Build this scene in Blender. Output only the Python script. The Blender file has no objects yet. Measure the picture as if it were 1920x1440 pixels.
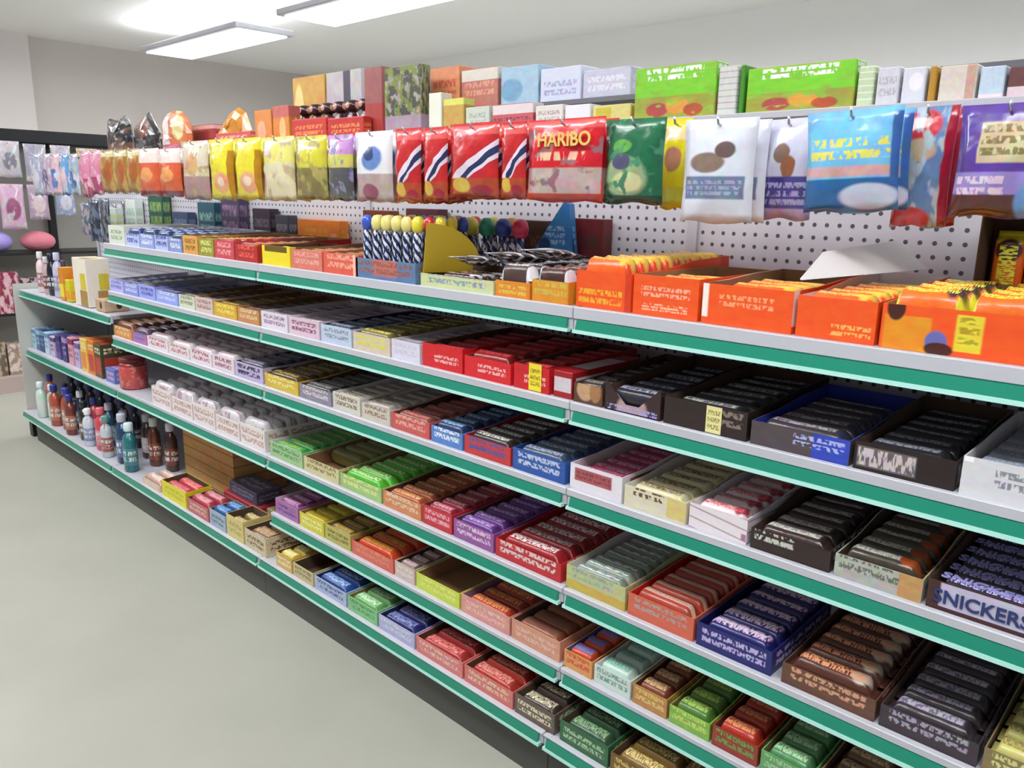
import bpy, bmesh, math, random
from mathutils import Vector, Matrix
R = random.Random(7)
PI = math.pi
SC = bpy.context.scene
COL = SC.collection

# ------------------------------------------------------------------ camera
F, YAW, PITCH, ROLL = 1497.6, 0.76137, 0.22853, 0.01939
CAM = Vector((0.99065, -1.20970, 1.27278))
_f = Vector((-math.sin(YAW)*math.cos(PITCH), math.cos(YAW)*math.cos(PITCH), -math.sin(PITCH)))
_r = Vector((math.cos(YAW), math.sin(YAW), 0)); _u = _r.cross(_f)
_r2 = math.cos(ROLL)*_r + math.sin(ROLL)*_u
_u2 = -math.sin(ROLL)*_r + math.cos(ROLL)*_u
cd = bpy.data.cameras.new('camera'); cam = bpy.data.objects.new('camera', cd); COL.objects.link(cam)
cam.matrix_world = Matrix(((_r2.x, _u2.x, -_f.x, CAM.x), (_r2.y, _u2.y, -_f.y, CAM.y), (_r2.z, _u2.z, -_f.z, CAM.z), (0, 0, 0, 1)))
cd.sensor_width = 36; cd.lens = 36*F/1920; cd.clip_start = 0.02
SC.camera = cam

def ray(x, y):
    return _r2*((x-960)/F) - _u2*((y-720)/F) + _f
def lipx(px, z, Y=0.0):            # world X of the point on the shelf-front line (Y, z) seen in column px
    lo, hi = -6.0, 3.0
    for _ in range(40):
        m = (lo+hi)/2; v = Vector((m, Y, z))-CAM
        if v.dot(_f) <= 0: hi = m; continue
        c = 960+F*v.dot(_r2)/v.dot(_f)
        if c < px: lo = m
        else: hi = m
    return (lo+hi)/2

# ------------------------------------------------------------------ world, lamps, exposure
w = bpy.data.worlds.new('world'); SC.world = w; w.use_nodes = True
w.node_tree.nodes['Background'].inputs[0].default_value = (0.93, 0.95, 1.0, 1)
w.node_tree.nodes['Background'].inputs[1].default_value = 0.33
SC.view_settings.view_transform = 'Standard'; SC.view_settings.look = 'None'
SC.view_settings.gamma = 1; SC.view_settings.use_curve_mapping = False
SC.view_settings.exposure = -0.38
def area(loc, sx, sy, power, rot=(0, 0, 0), color=(.96, .98, 1)):
    l = bpy.data.lights.new('lamp_or_added_uplight', 'AREA'); l.shape = 'RECTANGLE'; l.size = sx; l.size_y = sy
    l.energy = power; l.color = color
    o = bpy.data.objects.new('lamp_or_added_uplight', l); o.location = loc; o.rotation_euler = rot; COL.objects.link(o)
for ax in (-7.2, -4.4, -1.6, 1.2):
    for ay in (-1.2, 2.9):
        area((ax, ay, 2.70), 2.0, 0.5, 50)
        area((ax, ay, 2.80), 2.0, 0.3, 50, (PI, 0, 0))  # upward lamp added only to whiten the ceiling

# ------------------------------------------------------------------ materials
def lin(h):
    if not isinstance(h, str): return tuple(h)+(1,)
    o = []
    for i in (0, 2, 4):
        c = int(h[i:i+2], 16)/255
        o.append(c/12.92 if c <= .04045 else ((c+.055)/1.055)**2.4)
    return tuple(o)+(1,)
MC = {}
def mat(name, color, rough=.5, metal=0, shapes=(), coat=0, emit=None, var=0, bump=0, bscale=60):
    """shapes: ('r',u,v,w,h,col) rect, ('e',u,v,rx,ry,col) ellipse, ('t',u,v,w,h,col,sx,sy) band of print, ('n',scale,thr,col) blotches, ('s',freq,duty,col,axis,slant) stripes"""
    if name in MC: return MC[name]
    m = bpy.data.materials.new(name); m.use_nodes = True; MC[name] = m
    nt = m.node_tree; N = nt.nodes; Lk = nt.links
    b = N['Principled BSDF']
    b.inputs['Roughness'].default_value = rough; b.inputs['Metallic'].default_value = metal
    b.inputs['Coat Weight'].default_value = coat
    b.inputs['Base Color'].default_value = lin(color)
    if emit:
        b.inputs['Emission Color'].default_value = lin(color); b.inputs['Emission Strength'].default_value = emit
    def nd(t, **k):
        n = N.new(t)
        for a, v in k.items(): setattr(n, a, v)
        return n
    def mth(op, a, bb=None):
        n = nd('ShaderNodeMath', operation=op)
        for i, v in enumerate((a, bb)):
            if v is None: continue
            if hasattr(v, 'is_output'): Lk.new(v, n.inputs[i])
            else: n.inputs[i].default_value = v
        return n.outputs[0]
    def vm(op, a, v):
        n = nd('ShaderNodeVectorMath', operation=op); Lk.new(a, n.inputs[0])
        if v is not None: n.inputs[1].default_value = v
        return n
    if shapes or var or bump:
        uv = nd('ShaderNodeTexCoord').outputs['UV']
        cur = None
        rgb = nd('ShaderNodeRGB'); rgb.outputs[0].default_value = lin(color); cur = rgb.outputs[0]
        oi = nd('ShaderNodeObjectInfo').outputs['Random']
        off = nd('ShaderNodeCombineXYZ'); Lk.new(mth('MULTIPLY', oi, 7.0), off.inputs[0]); Lk.new(mth('MULTIPLY', oi, 3.0), off.inputs[1])
        def rect(u, v, ww, hh):
            d = vm('SUBTRACT', uv, (u, v, 0)).outputs[0]; d = vm('ABSOLUTE', d, None).outputs[0]
            s = nd('ShaderNodeSeparateXYZ'); Lk.new(d, s.inputs[0])
            def edge(o, h):
                n = nd('ShaderNodeMapRange', interpolation_type='SMOOTHSTEP'); Lk.new(o, n.inputs[0])
                n.inputs[1].default_value = h-.012; n.inputs[2].default_value = h+.012; n.inputs[3].default_value = 1; n.inputs[4].default_value = 0
                return n.outputs[0]
            return mth('MULTIPLY', edge(s.outputs[0], ww/2), edge(s.outputs[1], hh/2))
        def soft(o, lo, hi):
            n = nd('ShaderNodeMapRange', interpolation_type='SMOOTHSTEP'); Lk.new(o, n.inputs[0])
            n.inputs[1].default_value = lo; n.inputs[2].default_value = hi
            return n.outputs[0]
        for s in shapes:
            if s[0] == 'r': f = rect(*s[1:5]); c = s[5]
            elif s[0] == 'e':
                d = vm('SUBTRACT', uv, (s[1], s[2], 0)).outputs[0]
                d = vm('MULTIPLY', d, (1/s[3], 1/s[4], 0)).outputs[0]
                f = mth('SUBTRACT', 1.0, soft(vm('LENGTH', d, None).outputs[1], .86, 1.12)); c = s[5]
            elif s[0] == 't':
                rows = 1 if s[7] < 2.5 else (2 if s[7] < 5.5 else 3)
                sc = vm('MULTIPLY', uv, (s[6]*2.3, s[7]*1.1, 1)).outputs[0]
                a = nd('ShaderNodeVectorMath', operation='ADD'); Lk.new(sc, a.inputs[0]); a.inputs[1].default_value = (len(name)*1.37, ord(name[-1])*.71, 0)
                n = nd('ShaderNodeTexNoise'); Lk.new(a.outputs[0], n.inputs['Vector']); n.inputs['Scale'].default_value = 1.6; n.inputs['Detail'].default_value = 1.5
                f = mth('MULTIPLY', rect(*s[1:5]), soft(n.outputs[0], .42, .53)); c = s[5]
                if rows > 1:
                    sp = nd('ShaderNodeSeparateXYZ'); Lk.new(uv, sp.inputs[0])
                    fr = mth('FRACT', mth('MULTIPLY', mth('SUBTRACT', sp.outputs[1], s[2]-s[4]/2), rows/s[4]))
                    f = mth('MULTIPLY', f, mth('SUBTRACT', 1.0, soft(mth('ABSOLUTE', mth('SUBTRACT', fr, .5)), .28, .40)))
            elif s[0] == 'n':
                a = nd('ShaderNodeVectorMath', operation='ADD'); Lk.new(uv, a.inputs[0]); Lk.new(off.outputs[0], a.inputs[1])
                n = nd('ShaderNodeTexNoise'); Lk.new(a.outputs[0], n.inputs['Vector']); n.inputs['Scale'].default_value = s[1]; n.inputs['Detail'].default_value = 2
                f = soft(n.outputs[0], s[2]-.05, s[2]+.05); c = s[3]
            elif s[0] == 's':
                sp = nd('ShaderNodeSeparateXYZ'); Lk.new(uv, sp.inputs[0])
                a = sp.outputs[s[4]]; o2 = sp.outputs[1-s[4]]
                t = mth('ADD', mth('MULTIPLY', a, s[1]), mth('MULTIPLY', o2, s[5] if len(s) > 5 else 0))
                f = mth('LESS_THAN', mth('FRACT', t), s[2]); c = s[3]
            mx = nd('ShaderNodeMix', data_type='RGBA'); Lk.new(f, mx.inputs[0]); Lk.new(cur, mx.inputs[6]); mx.inputs[7].default_value = lin(c)
            cur = mx.outputs[2]
        if shapes:
            a = nd('ShaderNodeVectorMath', operation='ADD'); Lk.new(uv, a.inputs[0]); Lk.new(off.outputs[0], a.inputs[1])
            n = nd('ShaderNodeTexNoise'); Lk.new(a.outputs[0], n.inputs['Vector']); n.inputs['Scale'].default_value = 7; n.inputs['Detail'].default_value = 3
            mx = nd('ShaderNodeMix', data_type='RGBA', blend_type='OVERLAY'); mx.inputs[0].default_value = .42
            Lk.new(cur, mx.inputs[6]); Lk.new(n.outputs[1], mx.inputs[7]); cur = mx.outputs[2]
        if var:
            hs = nd('ShaderNodeHueSaturation'); Lk.new(cur, hs.inputs['Color'])
            Lk.new(mth('ADD', mth('MULTIPLY', oi, var), 1-var/2), hs.inputs['Value']); cur = hs.outputs[0]
        Lk.new(cur, b.inputs['Base Color'])
        if bump:
            n = nd('ShaderNodeTexNoise'); n.inputs['Scale'].default_value = bscale
            tc = nd('ShaderNodeTexCoord'); Lk.new(tc.outputs['Object'], n.inputs['Vector'])
            bp = nd('ShaderNodeBump'); bp.inputs['Strength'].default_value = bump; bp.inputs['Distance'].default_value = .004
            Lk.new(n.outputs[0], bp.inputs['Height']); Lk.new(bp.outputs[0], b.inputs['Normal'])
    return m

def pegboard_mat():
    m = bpy.data.materials.new('pegboard'); m.use_nodes = True; nt = m.node_tree; N = nt.nodes; Lk = nt.links
    b = N['Principled BSDF']; b.inputs['Roughness'].default_value = .45
    tc = N.new('ShaderNodeTexCoord'); a = N.new('ShaderNodeVectorMath'); a.operation = 'MULTIPLY'; a.inputs[1].default_value = (1/.0254, 0, 1/.0254)
    Lk.new(tc.outputs['Object'], a.inputs[0])
    fr = N.new('ShaderNodeVectorMath'); fr.operation = 'FRACTION'; Lk.new(a.outputs[0], fr.inputs[0])
    sb = N.new('ShaderNodeVectorMath'); sb.operation = 'SUBTRACT'; sb.inputs[1].default_value = (.5, 0, .5); Lk.new(fr.outputs[0], sb.inputs[0])
    ln = N.new('ShaderNodeVectorMath'); ln.operation = 'LENGTH'; Lk.new(sb.outputs[0], ln.inputs[0])
    lt = N.new('ShaderNodeMath'); lt.operation = 'LESS_THAN'; lt.inputs[1].default_value = .17; Lk.new(ln.outputs[1], lt.inputs[0])
    mx = N.new('ShaderNodeMix'); mx.data_type = 'RGBA'; Lk.new(lt.outputs[0], mx.inputs[0])
    mx.inputs[6].default_value = lin('d0ced6'); mx.inputs[7].default_value = lin('55545c'); Lk.new(mx.outputs[2], b.inputs['Base Color'])
    return m
M_PEG = pegboard_mat()
M_WHITE = mat('white_enamel', 'c6c6cf', .35)
M_GREEN = mat('green_price_strip', '1b8a70', .3, coat=.4)
M_MINT = mat('mint_plastic_edge', 'b5ebe0', .2, coat=.6)
M_KICK = mat('dark_kick_plate', '4e4c49', .5)
M_BLACK = mat('black_plastic', '16171b', .4)
M_STEEL = mat('zinc_wire', 'b8bac0', .3, .9)
M_CARD = mat('brown_cardboard', '9a7350', .85, var=.2)
M_DCARD = mat('dark_brown_cardboard', '5c4535', .85, var=.2)
M_WCARD = mat('white_card_inside', 'e8e2e2', .7)

# ------------------------------------------------------------------ mesh helpers
def uvbox(bm):
    uvl = bm.loops.layers.uv.verify()
    co = [v.co for v in bm.verts]
    mn = Vector((min(c.x for c in co), min(c.y for c in co), min(c.z for c in co)))
    mx = Vector((max(c.x for c in co), max(c.y for c in co), max(c.z for c in co)))
    d = [max(1e-5, (mx-mn)[i]) for i in range(3)]
    bm.normal_update()
    for f in bm.faces:
        n = f.normal; a = [abs(n.x), abs(n.y), abs(n.z)]; k = a.index(max(a))
        i, j = ((1, 2), (0, 2), (0, 1))[k]
        for l in f.loops:
            c = l.vert.co-mn; l[uvl].uv = (c[i]/d[i], c[j]/d[j])
def mesh(bm, name, mats, smooth=False, uv=True):
    if uv: uvbox(bm)
    me = bpy.data.meshes.new(name); bm.to_mesh(me); bm.free()
    for m in (mats if isinstance(mats, (list, tuple)) else [mats]): me.materials.append(m)
    if smooth:
        for p in me.polygons: p.use_smooth = True
    return me
def link(name, me, parent=None, loc=(0, 0, 0), rot=(0, 0, 0)):
    o = bpy.data.objects.new(name, me); o.location = loc; o.rotation_euler = rot
    if parent: o.parent = parent
    COL.objects.link(o); return o
USED = {}
def tag(o, label, cat, group=None, kind=None):
    if len(label.split()) > 16 or len(label.split()) < 4: print('LABELLEN', label)
    if label in USED and (group is None or USED[label] != group): print('DUPLABEL', label)
    USED[label] = group
    o['label'] = label; o['category'] = cat
    if group: o['group'] = group
    if kind: o['kind'] = kind
    return o
def struct(o): o['kind'] = 'structure'; return o
def thing(name, loc, rotz=0):
    o = bpy.data.objects.new(name, None); o.location = loc; o.rotation_euler = (0, 0, rotz); o.empty_display_size = .05
    COL.objects.link(o); return o
def dup(root, loc, rot=None):
    r = root.copy(); COL.objects.link(r); r.location = loc
    if rot is not None: r.rotation_euler = rot
    for ch in list(root.children):
        c = ch.copy(); COL.objects.link(c); c.parent = r
        for g in list(ch.children):
            d = g.copy(); COL.objects.link(d); d.parent = c
    return r
def abox(bm, x0, x1, y0, y1, z0, z1, mi=0, inner=None):
    vs = [bm.verts.new((x, y, z)) for z in (z0, z1) for y in (y0, y1) for x in (x0, x1)]
    for idx, d in (((0, 2, 3, 1), '-z'), ((4, 5, 7, 6), '+z'), ((0, 1, 5, 4), '-y'), ((2, 6, 7, 3), '+y'), ((0, 4, 6, 2), '-x'), ((1, 3, 7, 5), '+x')):
        f = bm.faces.new([vs[i] for i in idx]); f.material_index = 1 if inner and d in inner else mi
def prism(bm, pts, axis, a, b, mi=0, inner_a=None, inner_b=None):
    """extrude polygon pts (2D in the other two axes) along axis from a to b"""
    def P(p, t):
        q = [0, 0, 0]; o = [i for i in range(3) if i != axis]; q[o[0]] = p[0]; q[o[1]] = p[1]; q[axis] = t; return q
    A = [bm.verts.new(P(p, a)) for p in pts]; B = [bm.verts.new(P(p, b)) for p in pts]
    fa = bm.faces.new(A); fb = bm.faces.new(B[::-1]); fa.material_index = mi if inner_a is None else inner_a; fb.material_index = mi if inner_b is None else inner_b
    n = len(pts)
    for i in range(n):
        f = bm.faces.new((A[i], B[i], B[(i+1) % n], A[(i+1) % n])); f.material_index = mi
    bmesh.ops.recalc_face_normals(bm, faces=bm.faces)
def bevel(bm, w, seg=2):
    bmesh.ops.bevel(bm, geom=list(bm.edges), offset=w, segments=seg, affect='EDGES', profile=.6)
def tube(bm, pts, r, seg=8, mi=0):
    rings = []
    for i, p in enumerate(pts):
        p = Vector(p); d = (Vector(pts[min(i+1, len(pts)-1)])-Vector(pts[max(i-1, 0)])).normalized()
        u = d.orthogonal().normalized(); v = d.cross(u)
        if i and rings:
            u = (lu - d*lu.dot(d)).normalized(); v = d.cross(u)
        lu = u
        rr = r[i] if isinstance(r, (list, tuple)) else r
        rings.append([bm.verts.new(p+(u*math.cos(2*PI*k/seg)+v*math.sin(2*PI*k/seg))*rr) for k in range(seg)])
    for a, b in zip(rings, rings[1:]):
        for k in range(seg):
            f = bm.faces.new((a[k], a[(k+1) % seg], b[(k+1) % seg], b[k])); f.material_index = mi
    bm.faces.new(rings[0][::-1]).material_index = mi; bm.faces.new(rings[-1]).material_index = mi
def lathe(bm, prof, seg=16, sx=1, sy=1, mi=0, c=(0, 0)):
    rings = [[bm.verts.new((c[0]+r*sx*math.cos(2*PI*k/seg), c[1]+r*sy*math.sin(2*PI*k/seg), z)) for k in range(seg)] for r, z in prof]
    for a, b in zip(rings, rings[1:]):
        for k in range(seg):
            bm.faces.new((a[k], a[(k+1) % seg], b[(k+1) % seg], b[k])).material_index = mi
    bm.faces.new(rings[0][::-1]).material_index = mi; bm.faces.new(rings[-1]).material_index = mi

# ---- product meshes (origin at the centre of the underside)
def m_bar(l, w_, h, m):                     # flow-wrapped bar, long along X, crimped flat ends
    bm = bmesh.new(); n = 12; rings = []
    for t, s in ((-.5, .06), (-.455, .06), (-.44, .12), (-.40, .8), (-.36, 1), (-.12, .96), (.12, 1), (.36, 1), (.40, .8), (.44, .12), (.455, .06), (.5, .06)):
        ws = 1 if s > .5 else .92
        ring = []
        for k in range(n):
            a = 2*PI*k/n; c, q = math.cos(a), math.sin(a)
            ring.append(bm.verts.new((t*l, w_/2*ws*math.copysign(abs(c)**.55, c), h/2+h/2*s*math.copysign(abs(q)**.7, q))))
        rings.append(ring)
    for a, b in zip(rings, rings[1:]):
        for k in range(n): bm.faces.new((a[k], b[k], b[(k+1) % n], a[(k+1) % n]))
    bm.faces.new(rings[0]); bm.faces.new(rings[-1][::-1])
    bmesh.ops.recalc_face_normals(bm, faces=bm.faces)
    uvl = bm.loops.layers.uv.verify()
    for f in bm.faces:
        for lp in f.loops: c = lp.vert.co; lp[uvl].uv = (c.x/l+.5, c.y/w_+.5)
    return mesh(bm, 'wrapped_bar', m, True, uv=False)
def m_box(l, w_, h, m, bv=.0015):
    bm = bmesh.new(); abox(bm, -l/2, l/2, -w_/2, w_/2, 0, h)
    bevel(bm, bv, 1); return mesh(bm, 'carton', m)
def m_roll(l, r, m):
    bm = bmesh.new(); tube(bm, [(-l/2, 0, r), (-l/2+.004, 0, r), (-l*.25, 0, r), (l*.25, 0, r), (l/2-.004, 0, r), (l/2, 0, r)], [r*.7, r, r, r, r, r*.7], 14)
    uvl = bm.loops.layers.uv.verify()
    for f in bm.faces:
        for lp in f.loops: c = lp.vert.co; lp[uvl].uv = (c.x/l+.5, c.y/(2*r)+.5)
    return mesh(bm, 'roll', m, True, uv=False)
def m_pouch(w_, h, t, m, nx=9, nz=11, wob=.008, seed=1, edge=.0):    # hanging pouch, face towards -Y, top at z=0
    rr = random.Random(seed); bm = bmesh.new(); G = {}
    for side in (-1, 1):
        for i in range(nx):
            for j in range(nz):
                u = i/(nx-1); v = j/(nz-1)
                e = (math.sin(PI*u)**.45)*(max(0, math.sin(PI*min(1, max(0, (v-.05)/.88))))**.6)
                y = side*(t/2*e + .0006)
                x = (u-.5)*w_*(1-.05*math.sin(PI*v)); z = -h*(1-v)
                if 0 < i < nx-1 and 0 < j < nz-1 and side == -1: y += rr.uniform(-wob, wob*.4)*e
                if j == 0: z += .003*math.sin(u*9+seed)
                G[side, i, j] = bm.verts.new((x, y, z))
    for i in range(nx-1):
        for j in range(nz-1):
            a = [G[-1, i, j], G[-1, i+1, j], G[-1, i+1, j+1], G[-1, i, j+1]]; bm.faces.new(a)
            b = [G[1, i, j], G[1, i, j+1], G[1, i+1, j+1], G[1, i+1, j]]; bm.faces.new(b)
    for i in range(nx-1):
        bm.faces.new((G[-1, i, 0], G[1, i, 0], G[1, i+1, 0], G[-1, i+1, 0])); bm.faces.new((G[-1, i+1, nz-1], G[1, i+1, nz-1], G[1, i, nz-1], G[-1, i, nz-1]))
    for j in range(nz-1):
        bm.faces.new((G[-1, 0, j], G[-1, 0, j+1], G[1, 0, j+1], G[1, 0, j])); bm.faces.new((G[-1, nx-1, j+1], G[-1, nx-1, j], G[1, nx-1, j], G[1, nx-1, j+1]))
    uvl = bm.loops.layers.uv.verify()
    for f in bm.faces:
        for lp in f.loops: c = lp.vert.co; lp[uvl].uv = (c.x/w_+.5, c.z/h+1)
    return mesh(bm, 'pouch', m, True, uv=False)

# real lettering, as thin meshes
TXT = {}
def text_mesh(s, size, m, ext=.0006, shear=0.0):
    k = (s, size, m.name)
    if k in TXT: return TXT[k]
    cu = bpy.data.curves.new('lettering', 'FONT'); cu.body = s; cu.size = size; cu.extrude = ext; cu.align_x = 'CENTER'; cu.align_y = 'CENTER'; cu.offset = size*.02; cu.shear = shear
    cu.resolution_u = 3
    o = bpy.data.objects.new('lettering', cu); COL.objects.link(o)
    bpy.context.view_layer.update()
    me = bpy.data.meshes.new_from_object(o.evaluated_get(bpy.context.evaluated_depsgraph_get()))
    bpy.data.objects.remove(o); me.materials.clear(); me.materials.append(m); TXT[k] = me
    return me

exec_parts = []
# ------------------------------------------------------------------ room
def slab(name, x0, x1, y0, y1, z0, z1, m):
    bm = bmesh.new(); abox(bm, x0, x1, y0, y1, z0, z1); return struct(link(name, mesh(bm, name, m)))
def floor_mat():
    m = bpy.data.materials.new('floor_vinyl'); m.use_nodes = True; N = m.node_tree.nodes; Lk = m.node_tree.links; b = N['Principled BSDF']
    b.inputs['Roughness'].default_value = .42
    tc = N.new('ShaderNodeTexCoord'); n = N.new('ShaderNodeTexNoise'); n.inputs['Scale'].default_value = 2.2; n.inputs['Detail'].default_value = 6
    Lk.new(tc.outputs['Object'], n.inputs['Vector']); r = N.new('ShaderNodeValToRGB')
    r.color_ramp.elements[0].position = .3; r.color_ramp.elements[0].color = lin('a9a99d'); r.color_ramp.elements[1].position = .75; r.color_ramp.elements[1].color = lin('b3b3a6')
    Lk.new(n.outputs[0], r.inputs[0]); Lk.new(r.outputs[0], b.inputs['Base Color'])
    return m
slab('floor', -10.2, 3.5, -4.5, 6.2, -.1, 0, floor_mat())
slab('ceiling', -10.2, 3.5, -4.5, 6.2, 3.0, 3.1, mat('ceiling_white', 'fbfbfb', .8))
slab('wall_left', -10.2, -10.0, -4.5, 6.2, 0, 3.0, mat('wall_beige_grey', 'd6cecb', .7))
slab('wall_back', -10.0, 3.5, 6.0, 6.2, 0, 3.0, mat('wall_white', 'fbfbfb', .7))
slab('trim_1', -10.0, -9.82, 1.0, 1.99, 0, 3.0, mat('pilaster_paint', 'e6dfde', .7))
def fixture(x, y, lbl):
    t = thing('ceiling_light', (x, y, 2.775))
    bm = bmesh.new(); tube(bm, [(-.7, 0, .0), (-.7, 0, .225)], .004, 6); link('suspension_rod', mesh(bm, 'suspension_rod', mat('zinc_wire', '')), t)
    bm = bmesh.new(); tube(bm, [(.7, 0, .0), (.7, 0, .225)], .004, 6); link('suspension_rod', mesh(bm, 'suspension_rod', mat('zinc_wire', '')), t)
    bm = bmesh.new(); abox(bm, -1.05, 1.05, -.3, .3, -.05, 0); bevel(bm, .006, 1); link('frame', mesh(bm, 'frame', M_WHITE), t)
    bm = bmesh.new(); abox(bm, -1.0, 1.0, -.25, .25, -.062, -.052); link('diffuser', mesh(bm, 'diffuser', mat('lamp_diffuser', 'ffffff', .5, emit=3)), t)
    tag(t, lbl, 'ceiling light')
for i, ax in enumerate((-7.2, -4.4, -1.6, 1.2)):
    for j, ay in enumerate((-1.2, 2.9)):
        fixture(ax, ay, 'white rectangular fluorescent light on ceiling, %s of its row, %s' % (('farthest', 'second farthest', 'third farthest', 'nearest')[i], ('over the aisle', 'behind the shelving')[j]))

# ------------------------------------------------------------------ gondola shelving
L = 1.22
ZC = {1: 1.0346, 2: .8489, 3: .6667, 4: .4437, 5: .2565, 'b': .1231, 'p': .7524}
UP = {1: .032, 2: .026, 3: .024, 4: .022, 5: .02, 'b': .014, 'p': .018}
def top(k): return ZC[k]+UP[k]
BACK = .40
def make_shelf(parent, key, y0=0.0):
    zc = ZC[key]; zt = top(key)
    bm = bmesh.new()
    abox(bm, .004, L-.004, y0+.006, BACK-.006, zt-.016, zt)                       # board
    abox(bm, .001, L-.001, y0-.002, y0+.010, zc+.010, zt+.0015)                   # rounded upper lip
    abox(bm, .001, L-.001, y0+.001, y0+.010, zc-.013, zc+.010)                     # channel back
    bevel(bm, .0015, 1)
    sh = link('shelf', mesh(bm, 'shelf', M_WHITE), parent)
    bm = bmesh.new()                                                             # green insert, leaning out a little at the bottom
    prism(bm, [(y0+.001, zc+.0095), (y0-.003, zc+.0095), (y0-.008, zc-.0095), (y0+.001, zc-.0095)], 0, .012, L-.012)
    link('price_strip', mesh(bm, 'price_strip', M_GREEN), sh)
    bm = bmesh.new()
    prism(bm, [(y0+.001, zc-.0095), (y0-.009, zc-.0095), (y0-.010, zc-.0165), (y0+.001, zc-.0165)], 0, .006, L-.006)
    link('strip_edge', mesh(bm, 'strip_edge', M_MINT), sh)
    return sh
BAYS = [(0, 'nearest', (1, 2, 3, 4, 5)), (-1, 'second', (1, 2, 3, 4, 5)), (-2, 'third', (1, 2, 3, 4)), (-3, 'farthest', ('p', 4))]
CAPZ = 1.455
for k, nm, keys in BAYS:
    t = thing('shelving_bay', (k*L, 0, 0))
    tag(t, '%s bay of the long white shop shelving with green price strips' % {'nearest': 'nearest, rightmost', 'second': 'second nearest', 'third': 'third nearest', 'farthest': 'farthest, leftmost'}[nm], 'shelving')
    for key in keys: make_shelf(t, key)
    if k > -3 or True:
        make_shelf(t, 'b', -.05).name = 'base_deck'
    bm = bmesh.new(); abox(bm, .001 if k > -3 else .13, L-.001, -.032, -.02, 0, .104)
    link('kick_plate', mesh(bm, 'kick_plate', M_KICK), t)
    bm = bmesh.new(); abox(bm, .002, L-.002, BACK, BACK+.012, .1, CAPZ-.016)
    link('back_panel', mesh(bm, 'back_panel', M_PEG), t)
    bm = bmesh.new(); abox(bm, .0006, L-.0006, BACK-.02, BACK+.46, CAPZ-.015, CAPZ); bevel(bm, .002, 1)
    link('top_cap', mesh(bm, 'top_cap', M_WHITE), t)
    bm = bmesh.new(); abox(bm, .001, .026, BACK-.006, BACK-.0005, .16, CAPZ-.016)
    link('upright', mesh(bm, 'upright', M_WHITE), t)
    for key in keys:
        for s in (.034, L-.02):
            bm = bmesh.new(); z = top(key)-.0165
            prism(bm, [(.05, z), (BACK-.003, z), (BACK-.003, z-.05), (.05, z-.012)], 0, s-.0015, s+.0015)
            link('shelf_bracket', mesh(bm, 'shelf_bracket', M_WHITE), t)
    if k == -3:
        bm = bmesh.new(); abox(bm, -.004, -.0005, -.03, BACK, .09, .80); link('end_panel', mesh(bm, 'end_panel', mat('end_panel_grey', 'cfcfc8', .5)), t)
        bm = bmesh.new(); abox(bm, .001, .05, -.03, .05, 0, .10); link('foot', mesh(bm, 'foot', M_BLACK), t)

# ------------------------------------------------------------------ wrappers and boxes
def BAR(n, base, txt, end=None, img=None, rough=.32, nx=14, ny=2.2):
    txt = ''.join('%02x' % min(255, int(int(txt[i:i+2], 16)*1.12+12)) for i in (0, 2, 4)) if txt else 'ffffff'  # print lightened so that its colour carries the glare on the wrappers
    s = []
    if end: s += [('r', .06, .5, .13, 1, end), ('r', .94, .5, .13, 1, end)]
    if img: s += [('e', .8, .5, .12, .42, img)]
    s += [('t', .48, .5, .74, .56, txt, nx, ny)]
    return mat('wrapper_'+n, base, rough, .0, s, coat=.25, var=.25, bump=.25, bscale=90)
def PRT(n, base, *sh, rough=.45): return mat('print_'+n, base, rough, 0, sh, coat=.15)

def tray_mesh(w_, d, hf, hb, mo, mi, t=.0022, cut=None):
    """open display tray, front at y=0, depth to y=d, side walls rising from hf to hb"""
    bm = bmesh.new(); x0, x1 = -w_/2, w_/2
    abox(bm, x0, x1, 0, d, 0, t, 0, inner=('+z',))
    if cut:                                        # front wall cut to a V
        pts = [(x0, 0), (x1, 0), (x1, hf*1.3), (x0+w_*.62, hf*cut), (x0+w_*.38, hf*cut), (x0, hf*1.3)]
        prism(bm, pts, 1, 0, t, 0, None, 1)
    else: abox(bm, x0, x1, 0, t, t, hf, 0, inner=('+y',))
    abox(bm, x0, x1, d-t, d, t, hb, 0, inner=('-y',))
    e = hb-hf
    pts = [(t, t), (d-t, t), (d-t, hb), (d*.62, hf+e*.8), (d*.3, hf+e*.15), (t, hf)]
    for xa, xb, s in ((x0, x0+t, 1), (x1-t, x1, 0)):
        vsA = [bm.verts.new((xa, p[0], p[1])) for p in pts]; vsB = [bm.verts.new((xb, p[0], p[1])) for p in pts]
        fa = bm.faces.new(vsA[::-1]); fb = bm.faces.new(vsB)
        fa.material_index = 0 if s else 1; fb.material_index = 1 if s else 0
        for i in range(len(pts)): bm.faces.new((vsA[i], vsA[(i+1) % 6], vsB[(i+1) % 6], vsB[i])).material_index = 0
    bm.normal_update()
    return mesh(bm, 'tray', [mo, mi])

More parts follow.
